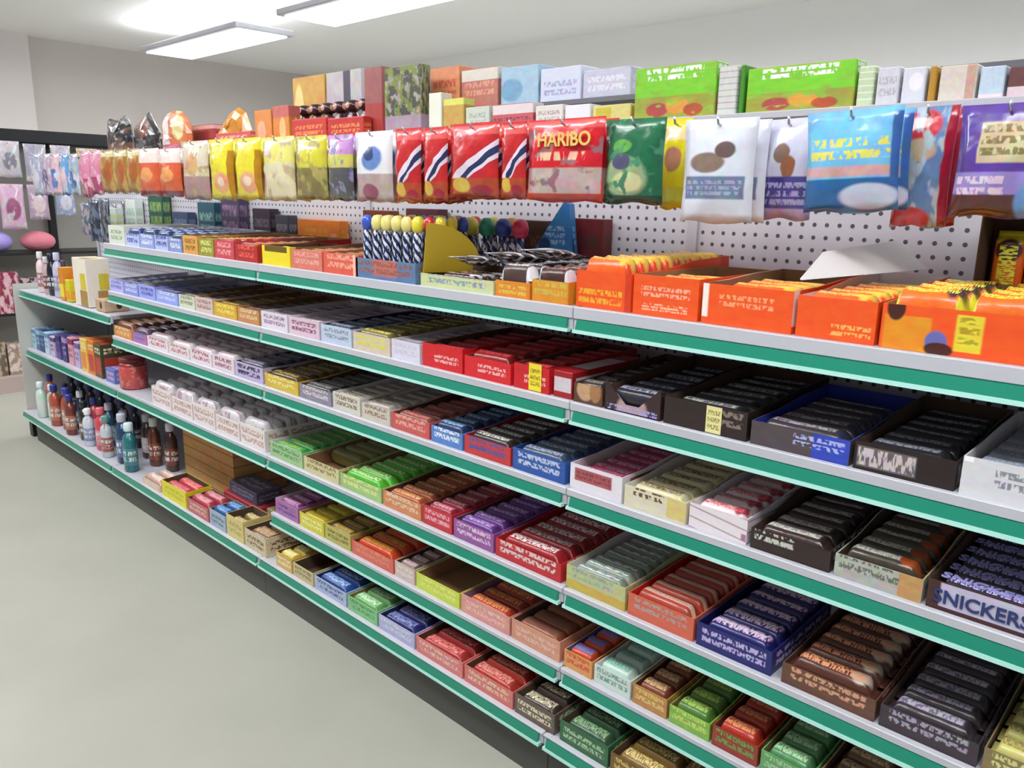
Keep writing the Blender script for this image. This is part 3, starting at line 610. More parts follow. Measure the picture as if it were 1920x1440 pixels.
# ---- third shelf
def p_third():
    S = 3
    tray(S, 0, 1067, 1166, 'white tray with brick red label', 'magenta bar in red-labelled white tray', PRT('whred', 'ece6ee', ('r', .45, .52, .72, .42, 'b05a5c'), ('t', .45, .52, .66, .3, '8a3a44', 8, 3)), M_WCARD, BAR('magenta', 'c03a6c', 'e8a0b8', None, None), hf=.052, hb=.068, d=.29, n=7, h=.034)
    tray(S, 0, 1168, 1286, 'cream tray with pale yellow right side', 'cream and brown bar in cream tray', PRT('cream', 'e2dac0', ('r', .85, .5, .3, .9, 'dcc880'), ('t', .4, .6, .5, .4, '6a4a30', 5, 3)), M_WCARD, BAR('creambrn', 'e4dcb0', '6e5636'), hf=.05, hb=.066, d=.27, n=6, h=.038)
    tray(S, 0, 1289, 1400, 'white tray with faint pink stripes', 'white and red-pink bar in pink-striped tray', PRT('whpink', 'f0e4ea', ('s', 3, .15, 'b8a8b0', 1, .8), ('r', .95, .2, .08, .2, 'a87a90')), M_WCARD, BAR('whitered', 'ecd6dc', 'd05860', None, 'a83a50'), hf=.055, hb=.066, d=.28, n=6, h=.04)
    tray(S, 0, 1404, 1556, 'black-brown tray of pale-printed bars', 'dark brown bar with pale grey print', PRT('bbr', '33241f', ('t', .3, .5, .5, .45, 'cfccc6', 7, 3)), M_DCARD, m_sn, hf=.04, hb=.064, d=.28, n=6, h=.036)
    tray(S, 0, 1560, 1728, 'grey-white and brown tray with tan orange corner', 'olive-brown bar with pale lettering', PRT('gwb', 'b8b8ae', ('r', .87, .5, .26, 1, 'c89a60'), ('t', .4, .5, .7, .55, '6a7264', 9, 4)), M_DCARD, mat('wrapper_olivebr', '443a2e', .3, 0, [('r', .4, .5, .62, .5, '96968a'), ('t', .4, .5, .6, .44, 'd0cfc0', 9, 2), ('e', .82, .5, .13, .42, 'a04a1c')], coat=.4, var=.3, bump=.3, bscale=80), hf=.042, hb=.066, d=.28, n=6, h=.036)
    tray(S, 0, 1732, 1945, 'brown tray with white block lettering', 'purple-lettered brown bar', PRT('snkf', '4a2826', ('r', .55, .42, .86, .62, 'c8c2dc')), M_DCARD, m_snp, hf=.05, hb=.064, d=.28, n=6, h=.036, letter=('SNICKERS', .0285, mat('deep_blue_letters', '2c3a70', .5), .022), bletter=('SNICKERS', .028, mat('lavender_letters', 'a8a4e8', .5)))
    D = [(497, 560, 'golden yellow tray at left end', 'brown bar in golden tray', 'd8b83c', 'f0e090', M_CARD, ('gold', '5c4426', 'b89a50')),
         (562, 622, 'grey and black tray', 'grey-black bar in grey tray', '8f8a9c', 'd8ccd0', M_DCARD, ('gryblk', '3a3636', '8a8688')),
         (624, 676, 'off-white speckled tray, left of pair', 'off-white bar in left speckled tray', 'd8d4c8', '8a7460', M_WCARD, ('offw', 'c8c0b4', '6a5a4c')),
         (678, 732, 'off-white speckled tray, right of pair', 'off-white bar in right speckled tray', 'd4cabc', '9a7a6a', M_WCARD, ('offw2', 'b8b0a4', '5a4a40')),
         (734, 806, 'salmon red tray', 'pink-red bar in salmon red tray', 'd05a54', 'e8a8a0', M_DCARD, ('pkrd2', '8a4a44', 'd07068')),
         (808, 868, 'blue and white tray', 'sky blue bar in blue and white tray', '5a86cc', 'f0f4fc', mat('navy_card', '', .6), ('sky', '2c3c66', '8ab4e4')),
         (870, 958, 'red tray with black and white contents', 'black and white bar in red tray', 'c83a3c', '4a58a0', mat('red_card', 'b82a30', .6), ('bkwh', '3c3230', 'd8d4cc')),
         (960, 1060, 'royal blue tray left of the white one', 'grey-blue bar in royal blue tray', '2c58a8', 'c4cce8', mat('royal_card', '26478c', .6), ('grbl', '44506a', '98a4b8'))]
    for a, b, dt, db, c1, c2, mi, bb in D:
        tray(S, 1, a, b, dt, db, PRT('s3'+bb[0], c1, ('t', .5, .5, .8, .6, c2, 6, 4)), mi, BAR(*bb), hf=.048, hb=.062, d=.30, n=7, h=.038)
    E_ = [(214, 248, 'orange tray at left end', 'd8904a', 'f0c890', ('orn', '7a4a34', 'c07a40')), (249, 276, 'purple-pink tray', 'c070a8', '5a70c0', ('pp', '5a4a5c', '9a7a9a')),
          (277, 316, 'white tray with rose print, first of four', 'ece0e4', 'c86a80', ('wf1', 'd8ccd0', 'b07a88')), (317, 356, 'white tray with rose print, second of four', 'e8dede', 'c07080', ('wf1', '', '')),
          (357, 398, 'white tray with rose print, third of four', 'ecdfe4', 'b86a7c', ('wf1', '', '')), (399, 440, 'white tray with rose print, last of four', 'e8d8e0', 'a86a80', ('wf1', '', '')), (441, 494, 'lavender and black tray', 'c4b4dc', '2a2c48', ('lavb', '4a4654', '8a8698'))]
    for a, b, dt, c1, c2, bb in E_:
        tray(S, 2, a, b, dt, 'bar in the '+dt, PRT('s3c%d' % a, c1, ('t', .5, .5, .8, .7, c2, 4, 3)), M_DCARD if bb[0] != 'wf1' else M_WCARD, BAR(*bb), hf=.048, hb=.06, d=.32, n=7, h=.042)
p_third()

# ---- fourth shelf
def p_fourth():
    S = 4
    tray(S, 0, 1060, 1172, 'pale yellow-green tray with white side edge', 'pale green and blue bar in yellow-green tray', PRT('ygr', 'c4c890', ('r', .5, .16, 1, .3, 'cfb050'), ('t', .45, .6, .7, .4, '9ab0a8', 7, 3)), M_WCARD, BAR('pgb', '8f9a86', 'c4d0e0', None, None, nx=3, ny=2.5), hf=.06, hb=.07, d=.26, n=8, h=.04)
    tray(S, 0, 1175, 1300, 'red-orange tray of cream-striped bars', 'red bar with cream stripe', PRT('redor', 'd86a50', ('t', .5, .55, .8, .5, 'b89a98', 7, 3)), mat('red_card2', 'c8241c', .5), mat('wrapper_redcream', 'b84a38', .3, 0, [('r', .5, .5, .9, .34, 'f0c4b0'), ('t', .5, .5, .8, .2, 'd89a80', 10, 3)], coat=.4, var=.2), hf=.045, hb=.06, d=.26, n=6, h=.04)
    tray(S, 0, 1303, 1446, 'deep navy tray with pink-white script', 'navy bar with pink-white script', PRT('navyf', '23276e', ('t', .5, .5, .85, .6, 'c4b4e8', 8, 3)), mat('navy_deep', '1a1d5c', .5), mat('wrapper_navypink', '1f2268', .3, 0, [('t', .5, .5, .8, .6, 'e0b4e0', 9, 1.6), ('t', .5, .45, .7, .35, 'f4e6f4', 12, 2)], coat=.4, var=.15), hf=.045, hb=.055, d=.25, n=5, h=.045)
    tray(S, 0, 1462, 1640, 'brown tray of rusty orange bars', 'brown bar with rusty orange print', PRT('brwn4', '6a4636', ('t', .5, .5, .8, .5, 'd8a080', 7, 3)), M_DCARD, BAR('rusto', '5c3428', 'd08a64', None, 'c8b49c'), hf=.04, hb=.055, d=.28, n=6, h=.04)
    tray(S, 0, 1644, 1832, 'dark brown tray of lavender-grey bars', 'dark bar with lavender-grey print', PRT('dk4', '40343c', ('t', .5, .5, .8, .5, 'a8a0b8', 7, 3)), M_DCARD, mat('wrapper_lavg', '3c343a', .3, 0, [('r', .46, .5, .72, .5, '7c7488'), ('t', .46, .5, .7, .44, 'c4bccc', 9, 2), ('r', .88, .5, .06, 1, '2a2228')], coat=.4, var=.3, bump=.3, bscale=80), hf=.04, hb=.055, d=.28, n=6, h=.038)
    tray(S, 0, 1836, 2010, 'tray with pale yellow bars at right edge', 'pale yellow bar in rightmost tray', PRT('yl4', '8a7a50', ('t', .5, .5, .8, .5, 'e0d890', 7, 3)), M_DCARD, BAR('pyel', 'd0c878', '8a7a40'), hf=.04, hb=.055, d=.28, n=6, h=.038)
    D = [(507, 568, 'green and cream tray at left end', 'green bar in leftmost green tray', 'a8c890', '4a9a5a', M_WCARD, ('grn1', '2f9a4c', 'a0b04a'), 7, 0),
         (570, 636, 'cream and olive half-empty tray', 'olive bar at back of half-empty tray', 'd8d0a0', '9a8a50', M_CARD, ('olv3', '8a8a4c', '6a5a30'), 7, 2),
         (638, 716, 'lime green tray', 'bright lime bar in lime tray', 'a4c880', 'e0e890', M_CARD, ('lime', '5cc23c', 'c8f0a0'), 7, 0),
         (718, 790, 'orange and tan tray', 'burnt orange bar in tan tray', 'd88a58', 'e8c8a8', M_DCARD, ('borg', 'a8502c', 'd8a06c'), 7, 0),
         (792, 848, 'crimson and pink tray', 'crimson bar with pink print in pink tray', 'c8303c', 'f0a8b8', M_DCARD, ('crpk', 'a0283a', 'e898a4'), 7, 0),
         (850, 926, 'purple tray', 'purple bar in purple tray', '9a5a9c', 'e0c0e8', M_DCARD, ('purp', '6c3c90', 'c098e0'), 7, 0),
         (928, 1052, 'red tray of white-print bars', 'red bar with white print in red tray', 'c42a30', 'e8d0d0', mat('red_card', '', .5), ('redwh', '9c2026', 'ecc8c8'), 6, 0)]
    for a, b, dt, db, c1, c2, mi, bb, n, sk in D:
        tray(S, 1, a, b, dt, db, PRT('s4'+bb[0], c1, ('t', .5, .5, .85, .6, c2, 7, 3)), mi, BAR(*bb), hf=.05, hb=.062, d=.29, n=n, skip=sk, h=.038)
    for i, (a, b) in enumerate(((286, 322), (324, 362), (364, 404), (406, 450), (452, 498))):
        q = ('first', 'second', 'third', 'fourth', 'last')[i]
        tray(S, 2, a, b, 'white rose-printed tray, %s of five' % q, 'white crumpled pack in %s rose tray' % q, PRT('w4%d' % (i % 2), 'efe4e2', ('t', .5, .5, .9, .8, 'c8a09c', 5, 3)), M_WCARD, mat('wrapper_white_rose', 'ddd6da', .35, 0, [('n', 4, .6, 'b89aa4')], coat=.3, var=.15, bump=.8, bscale=70), hf=.07, hb=.07, d=.30, n=7, h=.078)
    t = thing('candy_jar', (lipx(256, top(4)+.03, .07), .06, top(4)+.002))
    bm = bmesh.new(); lathe(bm, [(.05, 0), (.055, .005), (.055, .10), (.045, .112)], 20); link('jar_body', mesh(bm, 'jar_body', mat('red_jar_print', 'c8504c', .35, 0, [('n', 4, .55, 'e08078'), ('r', .5, .9, 1, .1, '8a2a28')], coat=.4), True), t)
    bm = bmesh.new(); lathe(bm, [(.046, .1122), (.052, .113), (.052, .128), (.046, .13)], 20); link('lid', mesh(bm, 'lid', mat('dark_red_lid', '7a2a30', .4), True), t)
    tag(t, 'red round jar with dark red lid at left end of fourth shelf', 'jar')
    # farthest bay, boxes on the lower shelf
    P_ = [(74, 'b0d0e0', '5a8aa0', .105, 'pale blue'), (82, '4a6a94', '9ac0d8', .11, 'steel blue'), (90, '24426e', '7a9ac0', .115, 'navy'), (98, 'c4d8ec', '6a94c0', .11, 'ice blue'), (109, 'd0bcd4', '5a4a80', .10, 'lilac'), (120, '5a4a90', '2c2a60', .12, 'violet'), (132, '3a3470', 'a890c8', .125, 'indigo'), (144, 'e0a4b0', '8a2a50', .13, 'pink'), (156, 'c8b4dc', '6a5aa0', .12, 'lavender')]
    for px, c1, c2, h, nm in P_:
        x = lipx(px, top(4)+.03, .05)
        b = link('carton', m_box(.058, .10, h, PRT('fb_'+nm, c1, ('t', .5, .45, .8, .4, c2, 3, 4), ('r', .5, .85, 1, .2, c2))), None, (x, .075, top(4)+.0005))
        tag(b, '%s upright carton on lower shelf of the farthest bay' % nm, 'carton')
    for px, c1, c2, nm, h in ((172, 'f0c860', 'e89038', 'yellow and orange', .15), (186, 'e0801c', 'c83a3a', 'orange and red', .155), (199, '4a4a28', 'c04030', 'olive and red', .15)):
        x = lipx(px, top(4)+.03, .05)
        b = link('carton', m_box(.075, .14, h, PRT('fb2'+nm[:3], c1, ('r', .5, .35, .8, .5, c2), ('t', .5, .8, .8, .2, 'f4e8c0', 3, 4))), None, (x, .09, top(4)+.0005))
        tag(b, 'tall %s carton on lower shelf of the farthest bay' % nm, 'carton')
    b = link('carton', m_box(.10, .09, .06, PRT('fb3', '5a78c0', ('t', .5, .5, .8, .7, 'e0a8d0', 4, 4))), None, (lipx(220, .49, .05), .066, top(4)+.0005))
    tag(b, 'low blue and pink carton left of the red round jar', 'carton')
p_fourth()

# ---- fifth shelf
def p_fifth():
    S = 5
    D = [(1, 517, 560, 'purple and pink tray at left end', 'violet bar in leftmost purple tray', 'b070a8', '5a3a90', M_WCARD, ('vio', '8a3a7c', 'd8a0cc'), 7, 0),
         (1, 562, 608, 'yellow tray beside the purple one', 'yellow bar in yellow tray', 'd8d040', 'f4f0a0', M_CARD, ('yl5', 'd0b428', '8a7a20'), 7, 0),
         (1, 610, 658, 'olive yellow and brown tray', 'golden brown bar in olive tray', 'c0b860', '7a6a30', M_CARD, ('gb5', '8a7030', 'c8a850'), 7, 0),
         (1, 660, 738, 'orange-red carton tray', 'orange-red pack in orange-red tray', 'dc6a58', 'e88a78', M_DCARD, ('or5', 'd84a24', 'b89030'), 6, 0),
         (1, 740, 778, 'narrow pinkish white tray', 'pinkish pack in narrow tray', 'd8c0b8', 'e8dcdc', M_DCARD, ('pw5', '8a6a60', 'd8c0c8'), 7, 0),
         (1, 780, 862, 'lime yellow tray with brown hollow', 'lime pack at back of hollow tray', 'cfe050', 'e8ec80', M_CARD, ('lm5', 'a4b82c', '7a8a20'), 6, 4),
         (1, 864, 956, 'salmon pink tray of red packs', 'maroon and red pack in salmon pink tray', 'e09a90', 'f0c0b8', mat('mauve_card', '9a7a90', .7), ('mr5', 'b03a2c', 'd88a50'), 6, 0),
         (1, 958, 1050, 'brown and peach tray with purple rim', 'brown-orange pack in peach tray', 'd89a80', 'e8b8a8', M_DCARD, ('bo5', '9a5438', '6a4a40'), 6, 0)]
    for bay, a, b, dt, db, c1, c2, mi, bb, n, sk in D:
        tray(S, bay, a, b, dt, db, PRT('s5'+bb[0], c1, ('t', .5, .5, .85, .6, c2, 7, 3)), mi, BAR(*bb), hf=.048, hb=.055, d=.28, n=n, skip=sk, h=.036)
    D = [(1056, 1110, 'blue and orange tray at left end', 'orange-red bar in blue and orange tray', 'e0a060', 'd84a30', mat('blue_card2', '4a7ac8', .5), ('bo6', 'd8502c', '4a80d0')),
         (1112, 1182, 'white tray with mint green stripes', 'white bar with mint stripes', 'd8e4dc', '7aa89c', M_WCARD, ('mint', 'c4dcd0', '5a9a88')),
         (1184, 1250, 'brown and amber tray', 'brown and amber pack', 'c08a50', 'e8c878', M_DCARD, ('am6', '8a4a30', 'd8b080')),
         (1252, 1330, 'leaf green tray', 'leaf green bar', '8aba50', 'c8e070', M_CARD, ('lg6', '5c8a3c', 'a8c860')),
         (1332, 1420, 'red and green tray', 'scarlet bar in red and green tray', '9a3a28', '6aa050', M_DCARD, ('rg6', 'b83424', 'd88a60')),
         (1422, 1520, 'green tray right of the red-green one', 'green bar right of the scarlet ones', '6aa868', 'a8d0a0', M_CARD, ('gg6', '5a9a60', 'b0d8a8')),
         (1522, 1640, 'tan tray near the front', 'tan bar in tan tray', 'b8946c', 'e0c8a0', M_DCARD, ('tn6', '8a6448', 'd8b890')),
         (1642, 1780, 'slate tray near the corner', 'slate bar in slate tray', '5a6478', '9aa4b8', M_DCARD, ('sl6', '4a5468', 'a4b0c4'))]
    for a, b, dt, db, c1, c2, mi, bb in D:
        tray(S, 0, a, b, dt, db, PRT('s6'+bb[0], c1, ('t', .5, .5, .85, .6, c2, 7, 3)), mi, BAR(*bb), hf=.045, hb=.055, d=.28, n=6, h=.036)
p_fifth()

# ---- bottom deck
def bottle(kindlabel, X, Y, z, h, r, cb, cc, img, prof='shampoo', cat='bottle', grp='bottles in the farthest bay', sy=.75):
    t = thing('bottle', (X, Y, z), R.uniform(-.15, .15))
    bm = bmesh.new()
    if prof == 'shampoo': p = [(r*.9, 0), (r, .004), (r, h*.62), (r*.85, h*.72), (r*.4, h*.8), (r*.38, h*.83)]
    else: p = [(r*.95, 0), (r, .004), (r, h*.66), (r*.72, h*.76), (r*.42, h*.82), (r*.4, h*.85)]
    lathe(bm, p, 16, 1, sy)
    link('bottle_body', mesh(bm, 'bottle_body', mat('bottle_'+kindlabel, cb, .25, 0, [('r', .5, .38, .7, .42, img), ('t', .5, .4, .6, .3, 'e8e8e8', 3, 5)], coat=.5), True), t)
    bm = bmesh.new(); z0 = p[-1][1]+.0003; lathe(bm, [(r*.48, z0), (r*.5, z0+.003), (r*.5, h-.004), (r*.42, h)], 14, 1, 1)
    link('cap', mesh(bm, 'cap', mat('cap_'+cc, cc, .3, coat=.4), True), t)
    tag(t, kindlabel, cat, grp)
    return t
def p_bottom():
    z = top('b')+.0008
    B = [(78, .17, .030, 'cfe8d8', 'e8f4fa', 'dfe8e4', 'white-capped mint bottle at left end of bottom deck'),
         (90, .17, .028, 'b8c8b0', 'd8dcf0', 'e0e8d0', 'sage green bottle with white cap, bottom deck'),
         (104, .19, .030, 'b0503c', '2c2f80', 'c87a5a', 'rust red bottle with navy cap, leftmost rust one'),
         (118, .19, .030, 'a84a34', '3a3fa0', 'd0946a', 'rust red bottle with blue cap, second rust one'),
         (132, .18, .029, '7a3a30', '35388c', 'b87a5a', 'dark rust bottle with blue cap, third rust one'),
         (150, .17, .030, '2a2622', '20242c', '6a4a3a', 'black-brown bottle with black cap, bottom deck'),
         (166, .16, .028, 'd8dce8', 'f4f6ff', '8a9ac8', 'white bottle with white cap left of the red one'),
         (182, .18, .032, 'd0485a', 'e86a74', 'f08a90', 'bright pinkish red bottle on the bottom deck'),
         (200, .17, .030, 'c8d0d8', '6a9a94', 'b05a50', 'grey-white bottle with teal cap, bottom deck'),
         (222, .20, .034, '1f3f66', 'c4c4d8', '5a7ab0', 'navy bottle with lilac cap, bottom deck'),
         (244, .19, .034, '1f6e78', 'd8ecf0', '3a9098', 'teal bottle with white cap, front of bottom deck'),
         (268, .18, .031, '4a3436', 'e8e8e8', 'd8c8c8', 'dark brown bottle with white cap, left of three'),
         (290, .19, .031, '6a3420', 'eaf4ec', '9a5028', 'brown bottle with white cap, middle of three'),
         (312, .19, .031, '4a241c', 'e4e8f0', '8a3c28', 'dark brown bottle with white cap, right of three')]
    for i, (px, h, r, cb, cc, img, lb) in enumerate(B):
        yy = -.012 if i < 11 else .09
        h *= 1.08; r *= 1.08
        bottle(lb, lipx(px, z+.09, yy), yy+.02*(i % 2), z, h, r, cb, cc, img, grp='bottles on the bottom deck')
    for i, (px, h, r, cb, cc, img, nm) in enumerate(((96, .20, .030, 'c0553c', '30348c', 'd89a70', 'brick red'), (124, .19, .030, '3a2c2a', '2a2c60', '8a5a48', 'smoky brown'), (152, .19, .029, '1e2a44', 'eef0fa', '6a8ab8', 'ink blue'),
            (178, .19, .030, 'c04a52', '38408c', 'e8a0a0', 'rose red'), (206, .20, .031, '2a5a74', 'd4d6e4', '8ab8c8', 'petrol blue'), (234, .20, .031, '262a3c', 'b8bcd0', '5a6a90', 'near-black'))):
        bottle('%s bottle in the middle row of the bottom deck' % nm, lipx(px, z+.09, .055), .055, z, h, r, cb, cc, img, grp='bottles on the bottom deck')
    for X, Y, wd, d_, hh, c1, c2, nm in ((-1.60, .17, .26, .16, .05, 'b8404c', 'd87a80', 'flat crimson'), (-1.60, .15, .20, .1, .045, '5a5a70', 'a0a0b8', 'slate grey'), (-1.34, .27, .2, .12, .10, '8a6a48', 'd8c090', 'tan'), (-1.36, .15, .16, .09, .06, 'c8b890', '8a5a38', 'cream and brown')):
        zz = z if nm != 'slate grey' else z+.0508
        b = link('carton', m_box(wd, d_, hh, PRT('bd'+nm.replace(' ', ''), c1, ('t', .5, .5, .8, .6, c2, 6, 4))), None, (X, Y, zz)); tag(b, '%s carton lying right of the tall brown cardboard box' % nm, 'carton')
    for i in range(7):                             # second row
        bottle('navy-capped dark bottle in the back row of the bottom deck', -3.45+i*.135, .13, z, .20, .034, '2a2a3a', '2a2c70', '4a3a4a', grp='back row bottles on the bottom deck')
    bottle_rows = None
    bx = link('cardboard_box', tray_mesh(.42, .22, .21, .21, mat('light_cardboard', 'cf9f63', .8, 0, [('s', 5, .12, 'a2733e', 1, 0)]), M_CARD), None, (-1.93, .13, z+.0005))
    tag(bx, 'tall open brown cardboard box on the bottom deck beside brown bottles', 'cardboard box')
    tray('b', 2, 268, 300, 'beige-pink tray in front of the brown bottles', 'beige packet in beige-pink tray', PRT('bgpk', 'dcc0a8', ('t', .5, .5, .8, .6, 'f0dcd0', 4, 4)), M_WCARD, BAR('bgp', 'c89a90', 'f0dcd0'), hf=.03, hb=.03, d=.10, n=2, h=.03)
    D = [(305, 350, 'bright yellow tray', 'crimson packet in bright yellow tray', 'e8e020', 'c8c020', ('crb', 'c04050', 'd87a70'), .07),
         (352, 392, 'red and pink tray', 'pinkish red packet in red and pink tray', 'c06a68', 'e8b8b0', ('crb2', 'b03a4c', 'e0a0a0'), .06),
         (394, 424, 'blue-grey tray', 'blue packet in blue-grey tray', 'a8b8c8', '4a6a98', ('blb', '2c5890', '6a9ac8'), .06),
         (426, 458, 'cream yellow box tray', 'brown packet in cream yellow tray', 'dccc84', 'b8a060', ('cyb', '8a6a40', 'd8c890'), .075),
         (460, 500, 'cream tray with brown print', 'tan packet in brown-print cream tray', 'd8c8a4', '7a5a40', ('ctb', '7a5840', 'c8a880'), .07)]
    for a, b, dt, db, c1, c2, bb, hf in D:
        tray('b', 2, a, b, dt, db, PRT('sb'+bb[0], c1, ('t', .5, .5, .8, .6, c2, 5, 4)), M_DCARD, BAR(*bb), hf=hf, hb=hf, d=.10 if a < 450 else .16, n=2, h=.05)
    D = [(518, 548, 'amber and white tray', 'yellow-brown packet in amber tray', 'd8b060', 'f4e8c0', M_DCARD, ('amb', 'c8a83c', 'f0e0a0'), 5, 0),
         (550, 588, 'cream tray with dark hollow', 'brown packet behind dark hollow', 'cfc090', '8a7a50', M_DCARD, ('crh', '6a4a30', 'a08a60'), 5, 3),
         (590, 650, 'blue and white tray', 'blue pack in blue and white bottom tray', 'b4c0dc', '4a5a98', mat('navy_card', '', .5), ('bw7', '2c4a90', '9ab4e0'), 5, 0),
         (652, 708, 'green tray', 'green pack in green bottom tray', '8ac890', '4a9a50', M_CARD, ('gr7', '6aa060', 'b8e0b0'), 5, 0),
         (710, 778, 'lavender and navy tray', 'navy pack in lavender tray', 'b8b8dc', 'd8dcf0', mat('navy_card', '', .5), ('nv7', '2a2c6c', '8088b8'), 5, 0),
         (780, 868, 'pinkish red tray, left of pair', 'red pack in left pinkish tray', 'dc8078', 'f0c0b8', M_DCARD, ('rd7', 'b03434', 'e08078'), 5, 0),
         (870, 962, 'pinkish red tray, right of pair', 'red pack in right pinkish tray', 'd87a70', 'f0c8b0', M_DCARD, ('rd8', 'b83a30', 'e89080'), 5, 0),
         (964, 1040, 'dark and cream tray', 'cream and black pack in dark tray', '6a5a50', 'e8e0c0', M_DCARD, ('dc7', '4a3a34', 'd8d0b0'), 5, 0)]
    for a, b, dt, db, c1, c2, mi, bb, n, sk in D:
        tray('b', 1, a, b, dt, db, PRT('sb'+bb[0], c1, ('t', .5, .5, .85, .6, c2, 7, 3)), mi, BAR(*bb), hf=.05, hb=.055, d=.24, n=n, skip=sk, h=.036)
    D = [(1048, 1140, 'dark green tray', 'dark green pack in dark green tray', '3a6a48', 'a8c8a0', ('dg8', '3a5c40', '8aa880')),
         (1142, 1250, 'brown and gold tray', 'gold pack in brown and gold tray', '7a5a30', 'd8b860', ('bg8', '8a6a30', 'd8c080'))]
    for a, b, dt, db, c1, c2, bb in D:
        tray('b', 0, a, b, dt, db, PRT('sb'+bb[0], c1, ('t', .5, .5, .85, .6, c2, 7, 3)), M_DCARD, BAR(*bb), hf=.05, hb=.055, d=.24, n=5, h=.036)
p_bottom()

# ---- farthest bay, upper shelf: bottles and boxes
def p_far_upper():
    z = top('p')+.0018
    for i, (px, h, r, cb, cc, img, lb) in enumerate((
        (78, .20, .026, 'e8d4d4', 'f4ecec', 'b07a80', 'slim pinkish white bottle, leftmost on upper shelf of farthest bay'),
        (88, .18, .022, 'c4a8ac', 'e0d8dc', '7a3a40', 'dusky pink bottle beside the leftmost slim bottle'),
        (98, .20, .026, '1c1c2c', '24243a', '3a3a50', 'black bottle on upper shelf of the farthest bay'),
        (110, .21, .028, 'c8c8e0', 'd0d0ea', 'a09ac0', 'pale lilac bottle right of the black bottle'),
        (122, .18, .024, 'b0a4c0', '4a3a5c', '6a4a70', 'mauve bottle with dark cap, upper shelf'),
        )):
        bottle(lb, lipx(px, z+.08, .05), .05, z, h, r, cb, cc, img)
    for px, wd, h, c1, c2, nm in ((130, .06, .15, 'e08a2a', 'f4e040', 'orange and yellow'), (141, .05, .10, 'd8cc20', 'e8a030', 'lemon and orange')):
        b = link('carton', m_box(wd, .08, h, PRT('fu'+nm[:4], c1, ('r', .5, .3, .9, .4, c2))), None, (lipx(px, z+.03, .05), .06, z+.0005)); tag(b, '%s carton on upper shelf of farthest bay' % nm, 'carton')
    b = link('carton', m_box(.16, .10, .21, PRT('fuw', 'f2e8da', ('r', .72, .52, .42, .34, 'd8c83a'), ('r', .7, .17, .55, .34, 'b08a50'))), None, (lipx(166, z+.1, .05), .066, z+.0005))
    tag(b, 'large cream carton with yellow square on upper shelf of farthest bay', 'carton')
    b = link('carton', m_box(.10, .10, .05, PRT('fuw2', 'c8a888', ('e', .6, .5, .12, .3, '4a3028'))), None, (lipx(203, z+.03, .05), .066, z+.0005))
    tag(b, 'low tan carton right of the large cream carton', 'carton')
p_far_upper()

# ---- hanging bags
HK = None
def hook(X, zt, y0, lbl):
    dz = min(0, 1.425-zt)
    bm = bmesh.new(); tube(bm, [(0, -.0032, dz), (0, -.034, dz), (0, -.05, 0), (0, y0-BACK+.012, 0), (0, y0-BACK+.004, .002), (0, y0-BACK, .014)], .0023, 6)
    abox(bm, -.012, .012, -.003, -.0005, dz-.03, dz+.008)
    o = link('peg_hook', mesh(bm, 'peg_hook', M_STEEL, True), None, (X, BACK-.0062, zt)); tag(o, lbl, 'peg hook', 'wire peg hooks on the pegboard')
def bag(desc, px0, px1, py0, py1, yf, m, n=2, rz=0, tilt=0, t=.03, letters=None, roll=0):
    pc = (px0+px1)/2
    def at(px, py, Y):
        d = ray(px, py); k = (Y-CAM.y)/d.y; return CAM+d*k
    a, b = at(px0, (py0+py1)/2, yf), at(px1, (py0+py1)/2, yf); tp = at(pc, py0, yf); bt = at(pc, py1, yf)
    wd = (b.x-a.x)/max(.6, math.cos(rz)); h = tp.z-bt.z; X = (a.x+b.x)/2
    me = m_pouch(wd, h, t, m, seed=int(px0))
    hook(X, tp.z-.012, yf-.006, 'wire peg hook carrying the %s' % desc)
    for i in range(n):
        o = link('candy_bag', me, None, (X, yf+.004+i*(t*1.12+.012), tp.z), (tilt, roll, rz+R.uniform(-.02, .02)))
        tag(o, (desc if n == 1 else desc+(', front of its hook' if i == 0 else ', behind the front one')), 'candy bag', 'bags hanging from the pegboard' if n < 3 or i == 0 else 'rear bags of '+desc)
        if letters and i == 0:
            for s, sz, lm, lz, lx in letters:
                link('lettering', text_mesh(s, sz, lm, .001), o, (lx*wd, -t/2-.003, -h*lz), (PI/2, 0, 0))
def BG(n, base, *sh): return mat('bag_'+n, base, .22, 0, sh, coat=.6, bump=1.0, bscale=22)
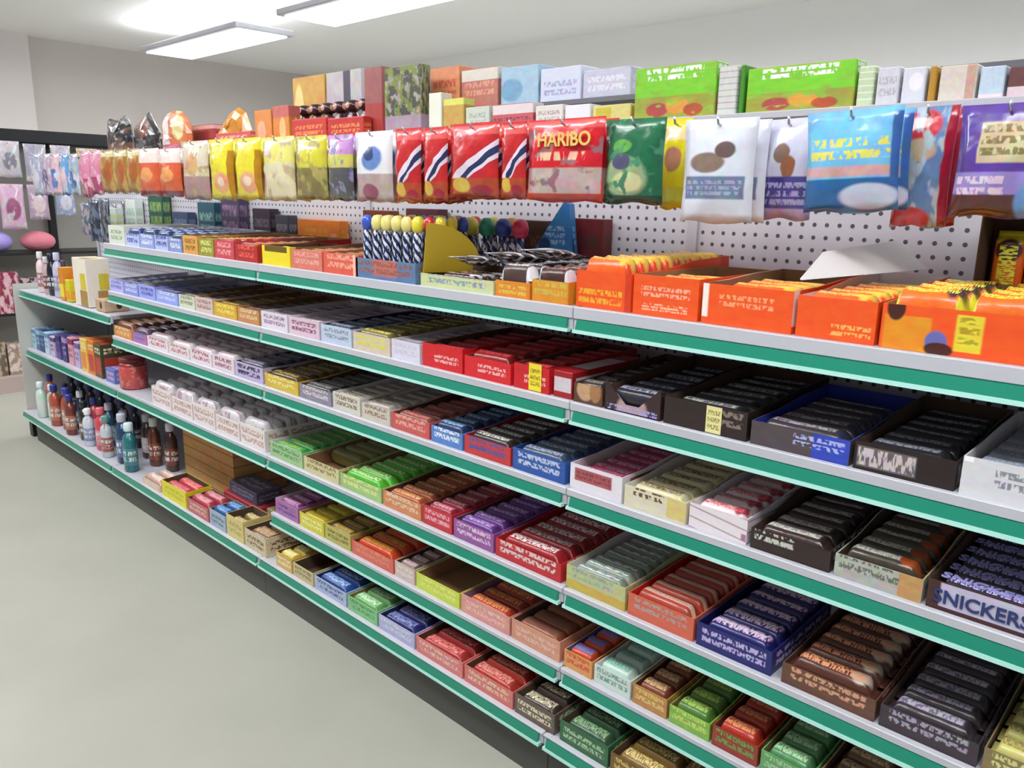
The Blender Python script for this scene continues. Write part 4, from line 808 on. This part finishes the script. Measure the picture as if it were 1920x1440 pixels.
def p_bags():
    bag('purple bag with cream lettering panel', 1790, 1985, 193, 408, .12, BG('purple', '5c3f9a', ('r', .62, .66, .75, .36, 'cfc09a'), ('t', .62, .68, .7, .3, '8a7a50', 5, 7), ('r', .5, .3, 1, .2, '9a8ad0'), ('t', .3, .28, .5, .2, 'e8d4e8', 4, 5), ('r', .35, .1, .8, .2, '5a2a2c'), ('e', .85, .12, .2, .2, '6a9ad8')), 2, t=.035)
    bag('blue bag with red-capped figure', 1676, 1788, 200, 425, .19, BG('redcap', '6a8ab8', ('e', .42, .84, .36, .14, 'd02836'), ('e', .45, .64, .3, .1, 'c8ac90'), ('e', .25, .45, .22, .16, 'b83440'), ('n', 4, .55, 'b8c8d0'), ('r', .93, .5, .14, 1, 'a82038'), ('e', .35, .07, .4, .1, 'cc2f34')), 2, rz=-.15)
    bag('light blue bag with yellow slanted word', 1508, 1680, 205, 398, .10, BG('airy', '78c0ea', ('t', .5, .62, .85, .24, 'e8e060', 5, 5), ('r', .5, .40, 1, .10, 'd8a8a8'), ('r', .5, .16, 1, .34, '2a66a0'), ('e', .7, .15, .3, .13, 'c8d0e8'), ('r', .95, .6, .1, .7, '3a68b0')), 2, rz=.12, roll=-.05)
    bag('white bag with purple lower block', 1424, 1530, 222, 412, .17, BG('whpur', 'd4d4ea', ('e', .45, .66, .16, .1, '8a6a5a'), ('e', .6, .52, .14, .12, '9a6440'), ('r', .5, .26, 1, .34, '4e4890'), ('t', .5, .26, .9, .25, 'b0a8d8', 5, 6), ('r', .5, .05, 1, .12, 'b8a8d8')), 1, rz=-.2)
    bag('white bag with brown nut clusters and slate block', 1282, 1412, 222, 418, .11, BG('whnut', 'e0e4f2', ('e', .38, .58, .24, .10, '8a7668'), ('e', .62, .70, .14, .08, '6c5a58'), ('r', .48, .34, .82, .22, '7484a4'), ('t', .48, .34, .75, .16, 'a4aec4', 5, 8)), 2, rz=.1)
    bag('narrow yellow bag beside dark green bag', 1240, 1292, 222, 392, .19, BG('yel', 'e4d428', ('r', .5, .82, .8, .12, 'f4dca0'), ('e', .5, .55, .3, .14, 'b07a60'), ('r', .5, .15, 1, .2, 'c8c828')), 1)
    bag('dark green bag with cream mint swirl', 1134, 1242, 222, 382, .09, BG('green', '1f6a48', ('e', .35, .68, .16, .08, '6ab04a'), ('e', .4, .32, .38, .24, '9fb48a'), ('e', .36, .5, .16, .1, '5a5478'), ('e', .45, .26, .25, .12, 'd8dca0'), ('n', 5, .6, '4a8a68'), ('r', .5, .05, 1, .1, '134030')), 1, rz=.04)
    bag('red bag with gold lettering and pink bear picture', 988, 1130, 222, 378, .07, BG('red', 'd41f2c', ('r', .5, .25, .95, .32, 'c8b0ac'), ('n', 5, .6, '9a7078'), ('r', .5, .93, 1, .1, 'e85a5a'), ('t', .5, .55, .62, .10, 'f4c0a8', 5, 2), ('r', .5, .05, 1, .1, 'c83a30')), 2, t=.03,
        letters=[('HARIBO', .038, mat('gold_letters', 'eac26a', .45), .26, .05)])
    RD = BG('redstripe', 'c8282c', ('r', .5, .9, 1, .12, 'e86060'), ('s', 1.0, .24, 'eadcea', 1, -.55), ('s', 1.0, .1, '2a3460', 1, -.62), ('r', .5, .13, 1, .28, 'b84a2a'), ('e', .3, .18, .2, .1, 'e0b848'), ('e', .7, .1, .2, .08, 'a81838'))
    bag('red fruit bag with white and navy slash, large', 842, 934, 230, 372, .07, RD, 3)
    bag('red fruit bag left of the gold-lettered bag', 938, 985, 228, 372, .07, RD, 3, t=.022)
    bag('red fruit bag right of the blue-crest bag', 740, 788, 240, 380, .07, RD, 4, t=.024)
    bag('red fruit bag squeezed before the large slashed bag', 792, 838, 238, 378, .07, RD, 3, t=.024)
    bag('white bag with blue crest and mauve foot', 665, 736, 246, 378, .07, BG('whblue', 'f0f0f4', ('e', .55, .62, .26, .18, '6a86c8'), ('e', .5, .68, .12, .1, '3a4a7a'), ('r', .5, .2, 1, .4, 'c0a8a8'), ('e', .45, .14, .22, .12, '9a4a68')), 2)
    bag('lilac and olive bag', 614, 661, 252, 376, .07, BG('lilac', 'c890d0', ('r', .5, .6, 1, .2, 'd0cc60'), ('r', .5, .25, 1, .5, '5a5a5c'), ('n', 5, .58, '8a8ab0')), 2)
    bag('olive yellow bag, leftmost of its pair', 554, 612, 254, 374, .07, BG('olyel', 'd8cc40', ('r', .5, .25, 1, .5, '8a7a48'), ('n', 4, .55, 'b0a460')), 2)
    bag('pale yellow bag with cream foot', 492, 552, 256, 376, .07, BG('cry', 'e6dc78', ('r', .5, .3, 1, .6, 'e4d8b4'), ('n', 4, .58, 'c8b890'), ('e', .2, .8, .15, .1, 'e8d0d0')), 2)
    bag('golden yellow bag with orange face, right one', 440, 490, 258, 374, .07, BG('yface', 'e8d830', ('e', .6, .28, .3, .18, 'eaa878'), ('r', .92, .4, .15, .8, 'b8841c'), ('e', .6, .3, .14, .08, 'f4d8c0')), 2)
    bag('golden yellow bag with orange face, left one', 392, 438, 260, 374, .07, BG('yface', ''), 2)
    bag('cream and rose bag', 342, 390, 264, 374, .07, BG('crose', 'ddd0bc', ('r', .5, .2, 1, .4, 'b08a88'), ('e', .5, .6, .25, .2, 'd8a878'), ('n', 4, .6, 'b8a070')), 2)
    bag('orange-red and cream bag, right one', 298, 338, 278, 368, .07, BG('orcr', 'd8603c', ('r', .5, .85, 1, .3, 'f0dcd4'), ('e', .5, .45, .3, .15, 'f0a060'), ('r', .5, .06, 1, .12, '8a2a38')), 2)
    bag('orange-red and cream bag, left one', 260, 298, 278, 368, .07, BG('orcr', ''), 2)
    TN = BG('tan', 'c09a58', ('s', 2, .5, 'a87a3c', 0, .4), ('r', .5, .9, 1, .12, 'dccf9c'), ('e', .7, .5, .2, .3, 'b0602c'))
    bag('tan and gold bag, rightmost of three', 238, 262, 278, 362, .07, TN, 1); bag('tan and gold bag, middle of three', 212, 238, 280, 362, .07, TN, 1); bag('tan and gold bag, leftmost of three', 188, 213, 281, 362, .07, TN, 1)
    PK = BG('pink', 'dc8aa8', ('r', .5, .2, 1, .4, 'b04a70'), ('n', 4, .55, 'ecb8cc'))
    bag('pink bag beside the tan bags', 168, 190, 281, 365, .07, PK, 1); bag('pink bag, leftmost of the pink pair', 150, 170, 282, 370, .07, PK, 1)
    for px, c1, c2, nm in ((138, 'a8b8c8', '3a6aa8', 'grey-blue'), (120, '6aa0d8', 'e8c8d0', 'sky blue'), (103, 'e8b8c0', '5a7ac0', 'rose and blue'), (86, 'c0a8c0', '7a6a90', 'mauve-grey'), (68, 'a8b0c4', 'd0ccd8', 'silver-blue')):
        bag('%s bag at the far end of the pegboard' % nm, px-8, px+9, 288, 366, .07, BG('far'+nm[:4], c1, ('e', .5, .4, .35, .25, c2), ('n', 4, .56, 'd8d4e4')), 1, t=.02)
    # hanging cards beneath, above the far upper shelf
    for i, (px, py0, py1, c1, c2, nm) in enumerate(((160, 380, 440, '6a8ab0', 'e8d8dc', 'blue and white'), (176, 375, 452, '3a4a68', '8aa0c0', 'slate blue'), (196, 372, 455, '54485c', 'a8b8d0', 'dusky'))):
        bag('small %s card pack hung below the pink bags' % nm, px-9, px+10, py0, py1, .25, BG('card'+nm[:4], c1, ('n', 4, .5, c2)), 1, t=.012)
p_bags()

# ---- on top of the gondola
def p_top():
    z = CAPZ+.0005
    def bxp(px0, px1, ytop, Y, d, m, lb, name='carton', cat='carton', zb=None):
        zb = z if zb is None else zb
        a = lipx(px0, zb+.04, Y); b = lipx(px1, zb+.04, Y)
        r_ = ray((px0+px1)/2, ytop); k = (Y-CAM.y)/r_.y; zt = (CAM+r_*k).z
        o = link(name, m_box(b-a-.004, d, max(.02, zt-zb), m, .002), None, ((a+b)/2, Y+d/2, zb)); tag(o, lb, cat); return o
    Y = .41
    GRN = lambda n: PRT('greenbox'+n, '7fd02e', ('r', .5, .22, 1, .42, 'a0a440'), ('e', .3, .18, .14, .14, 'b04a48'), ('e', .55, .25, .14, .16, 'e0a040'), ('e', .75, .15, .12, .12, 'b85030'), ('n', 5, .6, '8ac040'), ('t', .5, .85, .7, .26, 'ffffff', 6, 3))
    bxp(1188, 1342, 122, Y, .05, GRN('a'), 'lime green box with fruit pictures standing above the pegboard, left of two')
    bxp(1344, 1382, 124, Y, .05, PRT('nutri', 'd8d8d4', ('s', 8, .2, 'b4b4b4', 1, 0)), 'white box with fine grey lines between the lime green boxes')
    bxp(1384, 1396, 122, Y, .05, mat('dark_green_edge', '3f8a1c', .5), 'thin dark green box edge between lime green boxes')
    bxp(1398, 1604, 120, Y, .05, GRN('b'), 'lime green box with fruit pictures standing above the pegboard, right of two')
    bxp(1606, 1640, 124, Y, .05, PRT('pg', 'c8d8b0', ('s', 6, .2, 'e4ecd8', 1, 0)), 'pale greenish white box right of the lime green boxes')
    bxp(1642, 1688, 126, Y, .05, PRT('wl', 'd8d4de', ('t', .5, .5, .8, .6, 'b8b4bc', 4, 5)), 'pale lilac box above the light blue bag')
    bxp(1690, 1738, 126, Y, .05, PRT('wl2', 'dcdee8', ('e', .6, .6, .3, .25, 'f4f0ff')), 'white box with paler spot above the red-capped bag')  # a paler oval in the box colour
    bxp(1740, 1758, 124, Y, .05, mat('gold_box', 'b88a30', .4), 'narrow golden box standing on top of the shelving')
    bxp(1760, 1834, 122, Y, .05, PRT('beige', 'dccfc4', ('r', .85, .5, .25, 1, 'c8a090')), 'wide beige box standing on top of the shelving')
    bxp(1836, 1888, 124, Y, .05, PRT('lb', 'c4d4e4', ('r', .5, .08, 1, .15, 'f0e0e4')), 'light blue box above the purple bag')
    bxp(1890, 1990, 122, Y, .05, PRT('brn', '6a4040', ('r', .5, .2, 1, .3, 'e0c8cc')), 'brown and pink box at right edge above purple bag')
    # riser shelf behind
    zr = z+.075
    t = thing('riser_shelf', (0, 0, z))
    x0 = lipx(797, 1.5, .5); 
    bm = bmesh.new(); abox(bm, x0, 1.1, .50, .80, .062, .074); link('board', mesh(bm, 'board', mat('grey_board', '6c6c72', .5)), t)
    for xx in (x0-.006, x0+.95, 1.1):
        bm = bmesh.new(); abox(bm, xx-.008, xx+.008, .484, .499, 0, .19 if xx < x0 else .06); link('post', mesh(bm, 'post', M_WHITE), t)
    tag(t, 'grey riser shelf with white posts on top of the shelving', 'riser shelf')
    zb = zr+.0005
    bxp(806, 862, 126, .52, .1, PRT('ob', 'd88a60', ('t', .5, .5, .8, .5, 'c85a40', 5, 4), ('r', .5, .1, 1, .2, 'c8b060')), 'orange and red box, leftmost on the riser shelf', zb=zb)
    bxp(864, 934, 128, .52, .1, PRT('ob2', 'c07868', ('r', .5, .85, 1, .3, 'e0d8d0'), ('t', .5, .5, .8, .4, 'e0a088', 5, 4)), 'rosy brown box on the riser shelf', zb=zb)
    bxp(938, 1010, 124, .52, .1, PRT('lbb', 'a8c8dc', ('e', .3, .4, .3, .3, '7aa8c8')), 'sky blue box on the riser shelf', zb=zb)
    bxp(1012, 1090, 126, .52, .1, PRT('wlb', 'd8def0', ('t', .5, .4, .8, .5, 'a8acd0', 5, 4)), 'bluish white box on the riser shelf', zb=zb)
    bxp(1092, 1184, 128, .52, .1, PRT('wlb2', 'c8c8dc', ('t', .5, .5, .8, .6, 'e8e4f0', 5, 4)), 'lilac-white box beside the left lime green box', zb=zb)
    for px0, px1, yt, m, lb in ((803, 828, 174, PRT('w1', 'eef0e0'), 'white box under left end of the riser'),
        (830, 870, 184, PRT('y1', 'c8a050', ('r', .5, .9, 1, .2, 'e0e070')), 'golden box under the riser shelf'), (872, 918, 200, PRT('g1', 'd0d4c8', ('t', .5, .5, .7, .6, 'a8b0a0', 4, 4)), 'pale grey low box under the riser'),
        (922, 1000, 194, PRT('r1', 'c85a64', ('r', .5, .8, 1, .4, 'e8dcdc'), ('t', .5, .3, .9, .4, '8a3a44', 5, 4)), 'red and white box under the riser'), (1003, 1056, 197, PRT('k1', 'e8e2da', ('t', .5, .5, .8, .6, 'b0a8a0', 5, 4)), 'cream box under the riser shelf'),
        (1058, 1108, 196, PRT('k2', 'eeeef4'), 'plain white box under the riser shelf'), (1110, 1184, 196, PRT('k3', 'd8cc80', ('r', .3, .5, .4, .7, 'c8b840')), 'pale yellow box under the riser shelf')):
        bxp(px0, px1, yt, .425, .045, m, lb)
    # black and green pack, red boxes, rack of brown bottles
    bxp(721, 790, 124, .43, .04, PRT('bkgr', '4a4a42', ('n', 5, .5, '7a8a3c'), ('n', 8, .58, 'a8989c'), ('r', .5, .15, 1, .3, 'a890a0')), 'black and olive patterned box left of the white riser post')
    bxp(684, 718, 126, .46, .04, PRT('mar', '9a5a58', ('r', .5, .3, 1, .4, 'a83c38')), 'maroon box beside the black and olive box')
    bxp(552, 612, 142, .62, .1, PRT('gld', 'cfa04c', ('e', .2, .5, .15, .4, 'f4dc90')), 'golden carton at left end of the upper row')
    bxp(614, 680, 132, .62, .1, PRT('gwx', 'c4bcc0', ('r', .6, .5, .2, 1, '4a4454')), 'grey and white carton right of the golden carton')
    RB = lambda n, c: PRT('rb'+n, c, ('t', .5, .5, .8, .5, 'e88a50', 5, 3), ('r', .5, .08, 1, .16, 'e86a80'))
    bxp(547, 612, 222, .42, .035, RB('1', 'cc3a34'), 'low red box in front of the brown bottles, left')
    bxp(614, 682, 220, .42, .035, RB('2', 'c0302c'), 'low red box in front of the brown bottles, right')
    # slanting rack of dark brown bottles
    t = thing('bottle_rack', (0, 0, z)); X0, X1 = lipx(556, 1.53, .55), lipx(690, 1.53, .55)
    bm = bmesh.new(); abox(bm, X0, X1, .53, .61, 0, .048); link('rack_base', mesh(bm, 'rack_base', mat('rack_rose', 'a87878', .5)), t); tag(t, 'rosy rack carrying a row of dark brown bottles on top', 'rack')
    for i in range(6):
        X = X0+.035+(X1-X0-.07)*i/5
        b = thing('bottle', (X, .57, z+.0485))
        bm = bmesh.new(); lathe(bm, [(.024, 0), (.028, .006), (.026, .04), (.016, .058), (.015, .062)], 14); link('bottle_body', mesh(bm, 'bottle_body', mat('dark_brown_glass', '4a1c1c', .2, coat=.5), True), b)
        bm = bmesh.new(); lathe(bm, [(.017, .0623), (.028, .068), (.030, .085), (.022, .098), (.008, .102)], 14); link('cap', mesh(bm, 'cap', mat('dark_brown_cap', '3c1618', .3, 0, [('e', .5, .5, .2, .3, 'd0a090')], coat=.4), True), b)
        tag(b, 'small dark brown bottle in the rosy rack on top', 'bottle', 'dark brown bottles on the rosy rack')
    # left part: bags and bundles lying on the cap
    def lump(px0, px1, ytop, m, lb, pts, Y=.47, cat='candy bag'):
        # crinkled bag standing on the cap: outline pts (u 0..1, v 0..1), puffed both ways
        a = lipx(px0, z+.03, Y); b = lipx(px1, z+.03, Y); r_ = ray((px0+px1)/2, ytop); k = (Y-CAM.y)/r_.y; h = (CAM+r_*k).z-z
        wd = b-a; P = [((u-.5)*wd, v*h) for u, v in pts]; n = len(P)
        cx = sum(p[0] for p in P)/n; cz = sum(p[1] for p in P)/n*.8
        rr = random.Random(int(px0)); bm = bmesh.new()
        outer = [bm.verts.new((p[0], 0, p[1])) for p in P]
        for sd in (-1, 1):
            prev = outer
            for sc, yy in ((.86, .55), (.6, .85), (.3, 1)):
                ring = [bm.verts.new((cx+(p[0]-cx)*sc, sd*.03*yy*rr.uniform(.75, 1.15), max(0, cz+(p[1]-cz)*sc))) for p in P]
                for q in range(n):
                    f = (prev[q], prev[(q+1) % n], ring[(q+1) % n], ring[q]); bm.faces.new(f if sd == -1 else f[::-1])
                prev = ring
            bm.faces.new(prev if sd == -1 else prev[::-1])
        bmesh.ops.recalc_face_normals(bm, faces=bm.faces)
        o = link('candy_bag', mesh(bm, 'candy_bag', m), None, ((a+b)/2, Y, z)); tag(o, lb, cat); return o
    BKM = mat('black_crinkle', '26242a', .3, 0, [('n', 4, .56, '7a5040'), ('n', 7, .6, 'b0a8ac')], coat=.5, bump=1, bscale=40)
    lump(204, 250, 216, BKM, 'black crinkled bag, leftmost on top of the shelving', [(0, .02), (.3, 0), (.7, 0), (.97, 0), (1, .4), (.95, .75), (.8, 1), (.6, .86), (.35, .9), (.1, .98), (.02, .6)])
    lump(255, 304, 208, mat('black_brown_crinkle', '2c2422', .3, 0, [('e', .5, .6, .2, .25, '8a4a30'), ('n', 6, .62, '8a8a90')], coat=.5, bump=1, bscale=40), 'black and brown pointed bag beside leftmost black bag', [(0, 0), (.5, 0), (.92, 0), (.9, .3), (1, .42), (.8, .68), (.62, 1), (.45, .86), (.2, .74), (.03, .66), (.04, .3)])
    lump(306, 362, 206, mat('orange_white_print', 'd87848', .35, 0, [('r', .3, .5, .22, .7, 'f0e4e0'), ('e', .7, .55, .16, .3, 'f2dca0'), ('r', .5, .05, 1, .2, 'e07890')], coat=.4), 'orange and white rounded bag next to the black ones', [(.02, 0), (.5, 0), (.98, 0), (1, .4), (.93, .7), (.75, .94), (.5, 1), (.25, .95), (.07, .72), (0, .4)])
    bxp(358, 402, 234, .52, .05, PRT('rdk', 'a83a34', ('r', .5, .5, .6, .5, '8a2a2c'), ('r', .5, .9, 1, .15, 'e0a0a0')), 'dark red box lying left of the amber pointed bag')
    lump(402, 476, 202, mat('amber_crinkle', 'd48a20', .35, 0, [('n', 3, .62, 'b86a14'), ('r', .9, .6, .12, .8, 'f0c8a0')], coat=.4, bump=.6, bscale=40), 'amber pointed bag on top of the shelving', [(0, 0), (.5, 0), (1, 0), (.97, .4), (.85, .85), (.68, 1), (.5, .9), (.3, .6), (.12, .3)])
    bxp(478, 510, 206, .46, .05, PRT('or9', 'e09048', ('e', .4, .4, .25, .3, 'f0b890'), ('r', .5, .08, 1, .2, 'c85a5a')), 'light orange box right of the amber bag')
    bxp(512, 543, 198, .46, .05, PRT('or10', 'dc8438', ('r', .5, .85, 1, .3, 'c86a60'), ('e', .6, .4, .2, .3, 'f0c080')), 'deeper orange box left of the low red boxes')
    bxp(404, 470, 248, .385, .022, PRT('or11', 'd85a58', ('t', .5, .5, .8, .6, 'f0b8a8', 4, 3)), 'thin salmon strip box before the amber bag')
p_top()

# ---- display rack beyond the end of the gondola
def p_far():
    t = thing('display_rack', (-4.75, 0, 0))
    G = mat('rack_grey', 'a9a69e', .6)
    bm = bmesh.new(); abox(bm, -.42, -.38, -.9, 2.4, .1, 1.60); link('back_panel', mesh(bm, 'back_panel', G), t)
    bm = bmesh.new(); abox(bm, -.40, .02, -.9, 2.4, 0, .10); link('base', mesh(bm, 'base', mat('rack_base_pink', 'b8a4a0', .6)), t)
    bm = bmesh.new(); abox(bm, -.40, -.2, -.9, 2.4, 1.56, 1.64); bevel(bm, .004, 1); link('valance', mesh(bm, 'valance', M_BLACK), t)
    for yy in (-.88, .62, 2.38):
        bm = bmesh.new(); abox(bm, -.38, -.33, yy-.02, yy+.02, .1, 1.58); link('post', mesh(bm, 'post', M_BLACK), t)
    for zz in (.48, .86):
        bm = bmesh.new(); abox(bm, -.378, -.05, -.86, 2.36, zz, zz+.016); link('shelf', mesh(bm, 'shelf', M_BLACK), t)
    tag(t, 'grey display rack with black top beam beyond the shelving end', 'display rack')
    def card(Y, z0, z1, wd, c1, c2, nm, x=-4.86, k='hanging_toy_pack', d=.03):
        m = BG('fr'+nm.replace(' ', ''), c1, ('e', .5, .45, .3, .25, c2), ('n', 4, .57, 'd8c8d4'))
        o = link(k, m_pouch(wd, z1-z0, d, m, seed=int(Y*97) % 50), None, (x, Y, z1), (0, 0, PI/2)); tag(o, '%s pack hanging on the grey display rack' % nm, 'hanging pack')
        bm = bmesh.new(); tube(bm, [(0, 0, 0), (-5.13-x-.01, 0, 0)], .003, 6)
        h = link('peg_hook', mesh(bm, 'peg_hook', M_STEEL), None, (x+.012, Y, z1-.012)); tag(h, 'wire hook holding the %s pack on the grey rack' % nm, 'peg hook')
    cs = [(.20, 1.36, 1.55, .12, '9c9aa6', '5a5a6a', 'slate'), (.34, 1.34, 1.56, .13, 'c8c4cc', '8a8a98', 'pale grey'), (.49, 1.32, 1.55, .13, 'a8a8b8', 'd8d8e0', 'cool silver'), (.64, 1.33, 1.55, .12, 'c0b8c8', '6a7aa8', 'greyish violet'), (.80, 1.34, 1.54, .13, 'c8b488', '4a3a30', 'khaki'), (.95, 1.34, 1.54, .13, '4a3c34', 'c89a70', 'dark brown'), (1.1, 1.34, 1.54, .13, 'e0a890', 'c85a5a', 'peach'),
          (.18, 1.05, 1.28, .13, 'c87890', 'e0b0c4', 'deep rose'), (.33, 1.02, 1.30, .14, 'd8b0cc', 'a05a80', 'orchid'), (.48, 1.08, 1.30, .12, 'b8a0b4', 'e8d0d8', 'dull mauve'), (.64, 1.1, 1.30, .12, '98a8c4', 'd8d8ec', 'misty blue'),]
    for a in cs: card(*a)
    # soft round toys on the upper shelf of the rack
    def ball(Y, z, r, c, nm, sx=1):
        bm = bmesh.new(); bmesh.ops.create_uvsphere(bm, u_segments=20, v_segments=12, radius=r)
        for v in bm.verts: v.co.y *= sx; v.co.z *= .8; v.co.z += r*.8
        o = link('plush_ball', mesh(bm, 'plush_ball', mat('plush_'+nm, c, .9, bump=.6, bscale=60), True), None, (-4.93, Y, z)); tag(o, '%s soft ball on the display rack shelf' % nm, 'soft toy')
    ball(.22, .8765, .085, 'a898e0', 'lavender', 1.2); ball(.47, .8765, .08, 'e08494', 'coral pink', 1.3)
    for i, (Y, c1, c2, nm, h, zz) in enumerate(((.12, 'a83a54', 'e0a0b0', 'crimson', .24, .4965), (.24, 'd8b0b8', '8a2a44', 'pale pink', .26, .4965), (.36, '3a3038', 'c8a8b0', 'blackish', .22, .4965), (.12, '6a5a4c', 'b0a088', 'taupe', .22, .1005), (.25, 'a08478', 'd8c8c0', 'dusty beige', .2, .1005), (.38, 'b8485c', 'e8c0c8', 'raspberry', .2, .1005))):
        b = link('carton', m_box(.12, .11, h, PRT('frb'+nm[:5], c1, ('n', 4, .5, c2))), None, (-4.86, Y, zz), (0, 0, PI/2)); tag(b, '%s carton standing on the display rack beyond the shelving' % nm, 'carton')
p_far()
